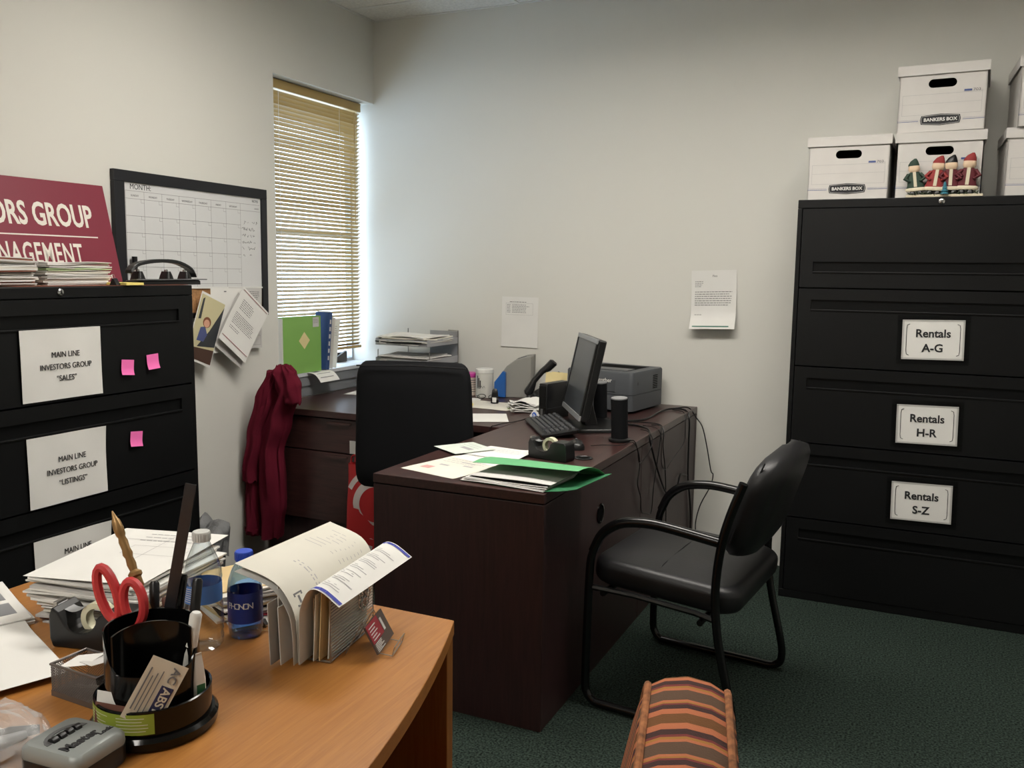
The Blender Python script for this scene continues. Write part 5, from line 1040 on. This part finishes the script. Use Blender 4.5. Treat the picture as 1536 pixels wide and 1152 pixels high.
# letter sorter with leaflets
ls = thing('letter_sorter', 'silver wire letter sorter stuffed with mail near the desk corner', 'letter sorter', (-.91, 1.21, HZ), R(8))
def wire_panel(x, h):
    q = MB().tube([(x, -.075, .003), (x, -.075, h), (x, .085, h), (x, .085, .003)], .0018, 6, closed=True).build('panel_frame', 'steel_wire', ls)
    n = int(h/.0055)
    for k in range(1, n): MB().tube([(x, -.075, .003+k*.0055), (x, .085, .003+k*.0055)], .0011, 4).build('wire', 'steel_wire', q)
    return q
pp = [wire_panel(x, .108) for x in (-.045, -.015, .015, .045)]
fl2 = pp[-1]
for k in range(7): a = 2*PI*k/7; MB().tube([(.0475, .045+.014*math.cos(a)+.009*math.cos(b), .075+.016*math.sin(a)+.011*math.sin(b)) for b in [2*PI*j/10 for j in range(10)]], .0011, 4, closed=True).build('scroll_wire', 'chrome', fl2)
for y in (-.075, .0, .085): MB().tube([(-.045, y, .002), (.045, y, .002)], .002, 6).build('base_wire', 'steel_wire', ls)
LS = Matrix.Translation((-.91, 1.21, HZ)) @ Matrix.Rotation(R(8), 4, 'Z')
def leaf(name, label, prof, y0, y1, m_, group=None, skew=0.0):
    P = smooth_path([(x, 0, z) for x, z in prof], 5); n = len(P)-1
    def fn(u, v):
        i = min(int(u*n), n-1); f = u*n-i; p = P[i]*(1-f)+P[i+1]*f; return (p.x+skew*v*u, y0+(y1-y0)*v+.01*u*0, p.z)
    q = MB(); q.sheet(n, 8, fn, .0005); o = q.build(name, m_, None, (-.91, 1.21, HZ), (0, 0, R(8)), smooth=True); tag(o, label, 'paper', group); return o, fn
g_ = 'papers in the letter sorter'
o, fn = leaf('leaflet', 'wide cream printed page curling left out of the letter sorter', [(.002, .004), (0, .06), (-.008, .10), (-.04, .140), (-.114, .164)], -.105, .165, 'paper_cream', g_, .03)
def on_leaf(o, fn, rects, m_, nm='printed_text', s=1):
    q = MB()
    for u0, u1, v0, v1 in rects:
        k = max(1, int((u1-u0)/.08))
        for i in range(k):
            a, b = u0+(u1-u0)*i/k, u0+(u1-u0)*(i+1)/k; pts = [Vector(fn(*p)) for p in ((a, v0), (b, v0), (b, v1), (a, v1))]; nn = (pts[1]-pts[0]).cross(pts[3]-pts[0]).normalized()*.0008
            if nn.z < 0: nn = -nn
            q.quad(*[p+nn for p in pts])
    r_ = q.build(nm, m_, o); r_['kind'] = 'stuff'; return r_
rc = []
for k in range(7): rc += [(.55+.0, .95-random.uniform(0, .1), .62+.045*k, .625+.045*k)]
for k in range(5): rc += [(.45+.08*k, .51+.08*k, .30, .31), (.45+.08*k, .5+.08*k, .33, .338)]
on_leaf(o, fn, rc+[(.5, .505, .55, .95)], 'ink_faint'); on_leaf(o, fn, [(.47, .60, .06, .075), (.47, .60, .13, .145), (.47, .485, .06, .145), (.585, .60, .06, .145), (.5, .57, .09, .11)], 'ink', 'printed_logo')
o2, fn2 = leaf('leaflet', 'white second page under the cream printed page in the letter sorter', [(-.004, .004), (-.006, .06), (-.014, .095), (-.045, .132), (-.112, .152)], -.11, .14, 'paper', g_, .03)
o, fn = leaf('leaflet', 'white leaflet with blue bands curling right over the letter sorter', [(.004, .004), (.004, .07), (.008, .105), (.024, .134), (.046, .134), (.078, .112)], -.105, .165, 'paper', g_, .01)
on_leaf(o, fn, [(.58, .99, .012, .045), (.62, .99, .955, .988)], 'ink_blue', 'printed_band'); rc = []
for k in range(7): rc += [(.68, .95-random.uniform(0, .1), .10+.115*k+.0, .108+.115*k), (.68, .93-random.uniform(0, .1), .125+.115*k, .133+.115*k), (.7, .9-random.uniform(0, .15), .15+.115*k, .156+.115*k)]
on_leaf(o, fn, rc, 'ink_faint')
for k, (x, h, y0, y1, m_, lab) in enumerate(((-.040, .105, -.12, .06, 'paper_grey', 'grey folded letter standing leftmost in the letter sorter'), (-.033, .128, -.10, .07, 'paper', 'white letter standing second from left in the letter sorter'), (-.024, .098, -.115, .06, 'paper', 'white letter with curled front edge in the letter sorter'), (.019, .115, -.085, .06, 'paper_cream', 'cream envelope standing in the middle of the letter sorter'), (.027, .118, -.08, .07, 'manila', 'manila envelope standing beside the cream one in the sorter'), (.038, .112, -.07, .07, 'paper_cream', 'cream card with brown corner standing rightmost in the sorter'))):
    q = MB(); q.sheet(6, 6, lambda u, v: (x+.004*math.sin(3*u)+.006*v*(1 if k > 2 else -.6), y0+(y1-y0)*u, .004+h*v), .0015); o = q.build('envelope', m_, None, (-.91, 1.21, HZ), (0, 0, R(8)), smooth=True); tag(o, lab, 'envelope', g_)
# business card stand
ch_ = thing('card_stand', 'thin wire easel stand for business cards at the desk corner', 'card holder', (-.828, 1.222, HZ), R(106))
for s_ in (-1, 1):
    MB().tube([(s_*.03, .036, .001), (s_*.03, .006, .058), (s_*.03, -.022, .006), (s_*.03, -.046, .003), (s_*.03, -.05, .018)], .0012, 6).build('side_wire', 'steel_wire', ch_, smooth=True)
for y, z in ((.006, .058), (-.022, .006), (-.05, .018), (-.046, .003)): MB().tube([(-.03, y, z), (.03, y, z)], .0011, 6).build('cross_wire', 'steel_wire', ch_)
mat('card_red', '#8b2b36', 0.5); mat('card_taupe', '#554a44', 0.5)
a_ = math.atan2(.028, .052); cdm = MB(); cdm.M = Matrix.Translation((0, -.024, .0085)) @ Matrix.Rotation(-a_, 4, 'X')
cdo = thing('business_card', 'stack of red and brown business cards on the wire stand', 'business card', (-.828, 1.222, HZ), R(106))
for k in range(3): q = MB(); q.M = cdm.M.copy(); q.box(-.044, .044, -.0012*k-.0011, -.0012*k, 0, .0508); q.build('card', 'card_taupe', cdo)
q = MB(); q.M = cdm.M.copy(); q.box(-.044, .012, -.0046, -.0038, .018, .0508); f_ = q.build('red_panel', 'card_red', cdo)
q = MB(); q.M = cdm.M.copy(); rnd = random.Random(8)
for k in range(5): q.box(-.038, -.005-rnd.uniform(0, .01), -.0052, -.0047, .022+.0052*k, .0236+.0052*k)
q.box(.016, .024, -.0046, -.0038, .02, .042)
for k in range(6): q.box(-.04, .0-rnd.uniform(0, .02), -.0046, -.0038, .002+.0026*k, .0032+.0026*k)
q.build('printed_text', 'paper_grey', cdo)['kind'] = 'stuff'

# ================================================================== STRIPED ARMCHAIR in the foreground (local: faces -X, far side +Y)
def stripe_mat():
    m = bpy.data.materials.new('striped_cloth'); m.use_nodes = True; nt = m.node_tree; b = nt.nodes['Principled BSDF']; L = nt.links
    tc = nt.nodes.new('ShaderNodeTexCoord'); sp_ = nt.nodes.new('ShaderNodeSeparateXYZ'); mu = nt.nodes.new('ShaderNodeMath'); mu.operation = 'MULTIPLY_ADD'; mu.inputs[1].default_value = 1/.135; mu.inputs[2].default_value = 10.15
    fr_ = nt.nodes.new('ShaderNodeMath'); fr_.operation = 'FRACT'; rp = nt.nodes.new('ShaderNodeValToRGB'); rp.color_ramp.interpolation = 'CONSTANT'
    cols = [(0, '#5d4a3d'), (.2, '#ad6a4c'), (.25, '#9a6f3c'), (.29, '#743c3a'), (.335, '#463432'), (.43, '#ad6a4c'), (.54, '#6e4c32'), (.72, '#ad6a4c'), (.82, '#463432'), (.9, '#743c3a'), (.93, '#9a6f3c'), (.96, '#ad6a4c')]
    e = rp.color_ramp.elements; e[0].position, e[0].color = 0, lin(cols[0][1]); e[1].position, e[1].color = cols[1][0], lin(cols[1][1])
    for p, c_ in cols[2:]: n = e.new(p); n.color = lin(c_)
    nz = nt.nodes.new('ShaderNodeTexNoise'); nz.inputs['Scale'].default_value = 400; bp = nt.nodes.new('ShaderNodeBump'); bp.inputs['Strength'].default_value = .5; bp.inputs['Distance'].default_value = .002
    L.new(tc.outputs['Object'], sp_.inputs[0]); L.new(sp_.outputs['Y'], mu.inputs[0]); L.new(mu.outputs[0], fr_.inputs[0]); L.new(fr_.outputs[0], rp.inputs[0]); L.new(rp.outputs[0], b.inputs['Base Color'])
    L.new(tc.outputs['Object'], nz.inputs['Vector']); L.new(nz.outputs['Fac'], bp.inputs['Height']); L.new(bp.outputs[0], b.inputs['Normal']); b.inputs['Roughness'].default_value = .95; b.inputs['Specular IOR Level'].default_value = .1
    MATS['striped_cloth'] = m
stripe_mat(); mat('piping_cloth', '#8c5a38', 0.95, var=(60, .5))
ac = thing('striped_armchair', 'armchair in orange and brown striped cloth cut off by the bottom edge', 'chair', (-.222, .985, 0), R(13))
def arch_outline(y0, y1, z0, z1, r, n=10): return [(y0, z0)]+[(y0+r-r*math.cos(R(90*k/n)), z1-r+r*math.sin(R(90*k/n))) for k in range(n+1)]+[(y1-r+r*math.sin(R(90*k/n)), z1-r+r*math.cos(R(90*k/n))) for k in range(n+1)]+[(y1, z0)]
oo = arch_outline(-.28, .245, .30, .825, .09)
def slab(x0, x1, spread):
    I = []
    for f, x in ((.93, x0-.012), (1, x0), (1.03, x0*.6), (1.045, 0), (1.03, x1*.6), (1, x1), (.93, x1+.012)):
        cy, cz = -.02, .5; I.append([(x+spread*(.825-z)*(x/.052 if x < 0 else .35*x/.052), cy+(y-cy)*f, cz+(z-cz)*f) for y, z in oo])
    q = MB(); q.loft(I); return q
bkq = slab(-.052, .052, .16).build('backrest', 'striped_cloth', ac, smooth=50)
for x in (-.054, .054): MB().tube([(x+.16*(.825-z)*(-1 if x < 0 else .35), y, z) for y, z in oo], .0055, 8).build('piping', 'piping_cloth', bkq, smooth=True)
q = MB(); q.cushion(.44, .44, .14, .05, .02, .04); q.build('seat', 'striped_cloth', ac, (-.32, -.02, .28), smooth=60)
for s_ in (-1, 1):
    q = MB(); q.rr(.46, .09, .04, [(.01, .2), (0, .22), (0, .52), (.012, .55), (.03, .56)]); q.build('armrest', 'striped_cloth', ac, (-.30, -.02+s_*.27, 0), smooth=50)
    for x in (-.50, .04): MB().lathe([(.014, 0), (.022, .21)], 10).build('leg', 'mahogany_z', ac, (x, -.02+s_*.22, 0), smooth=True)
MB().box(-.52, .06, -.29, .25, .2, .285).build('base_rail', 'striped_cloth', ac, bevel=.01)
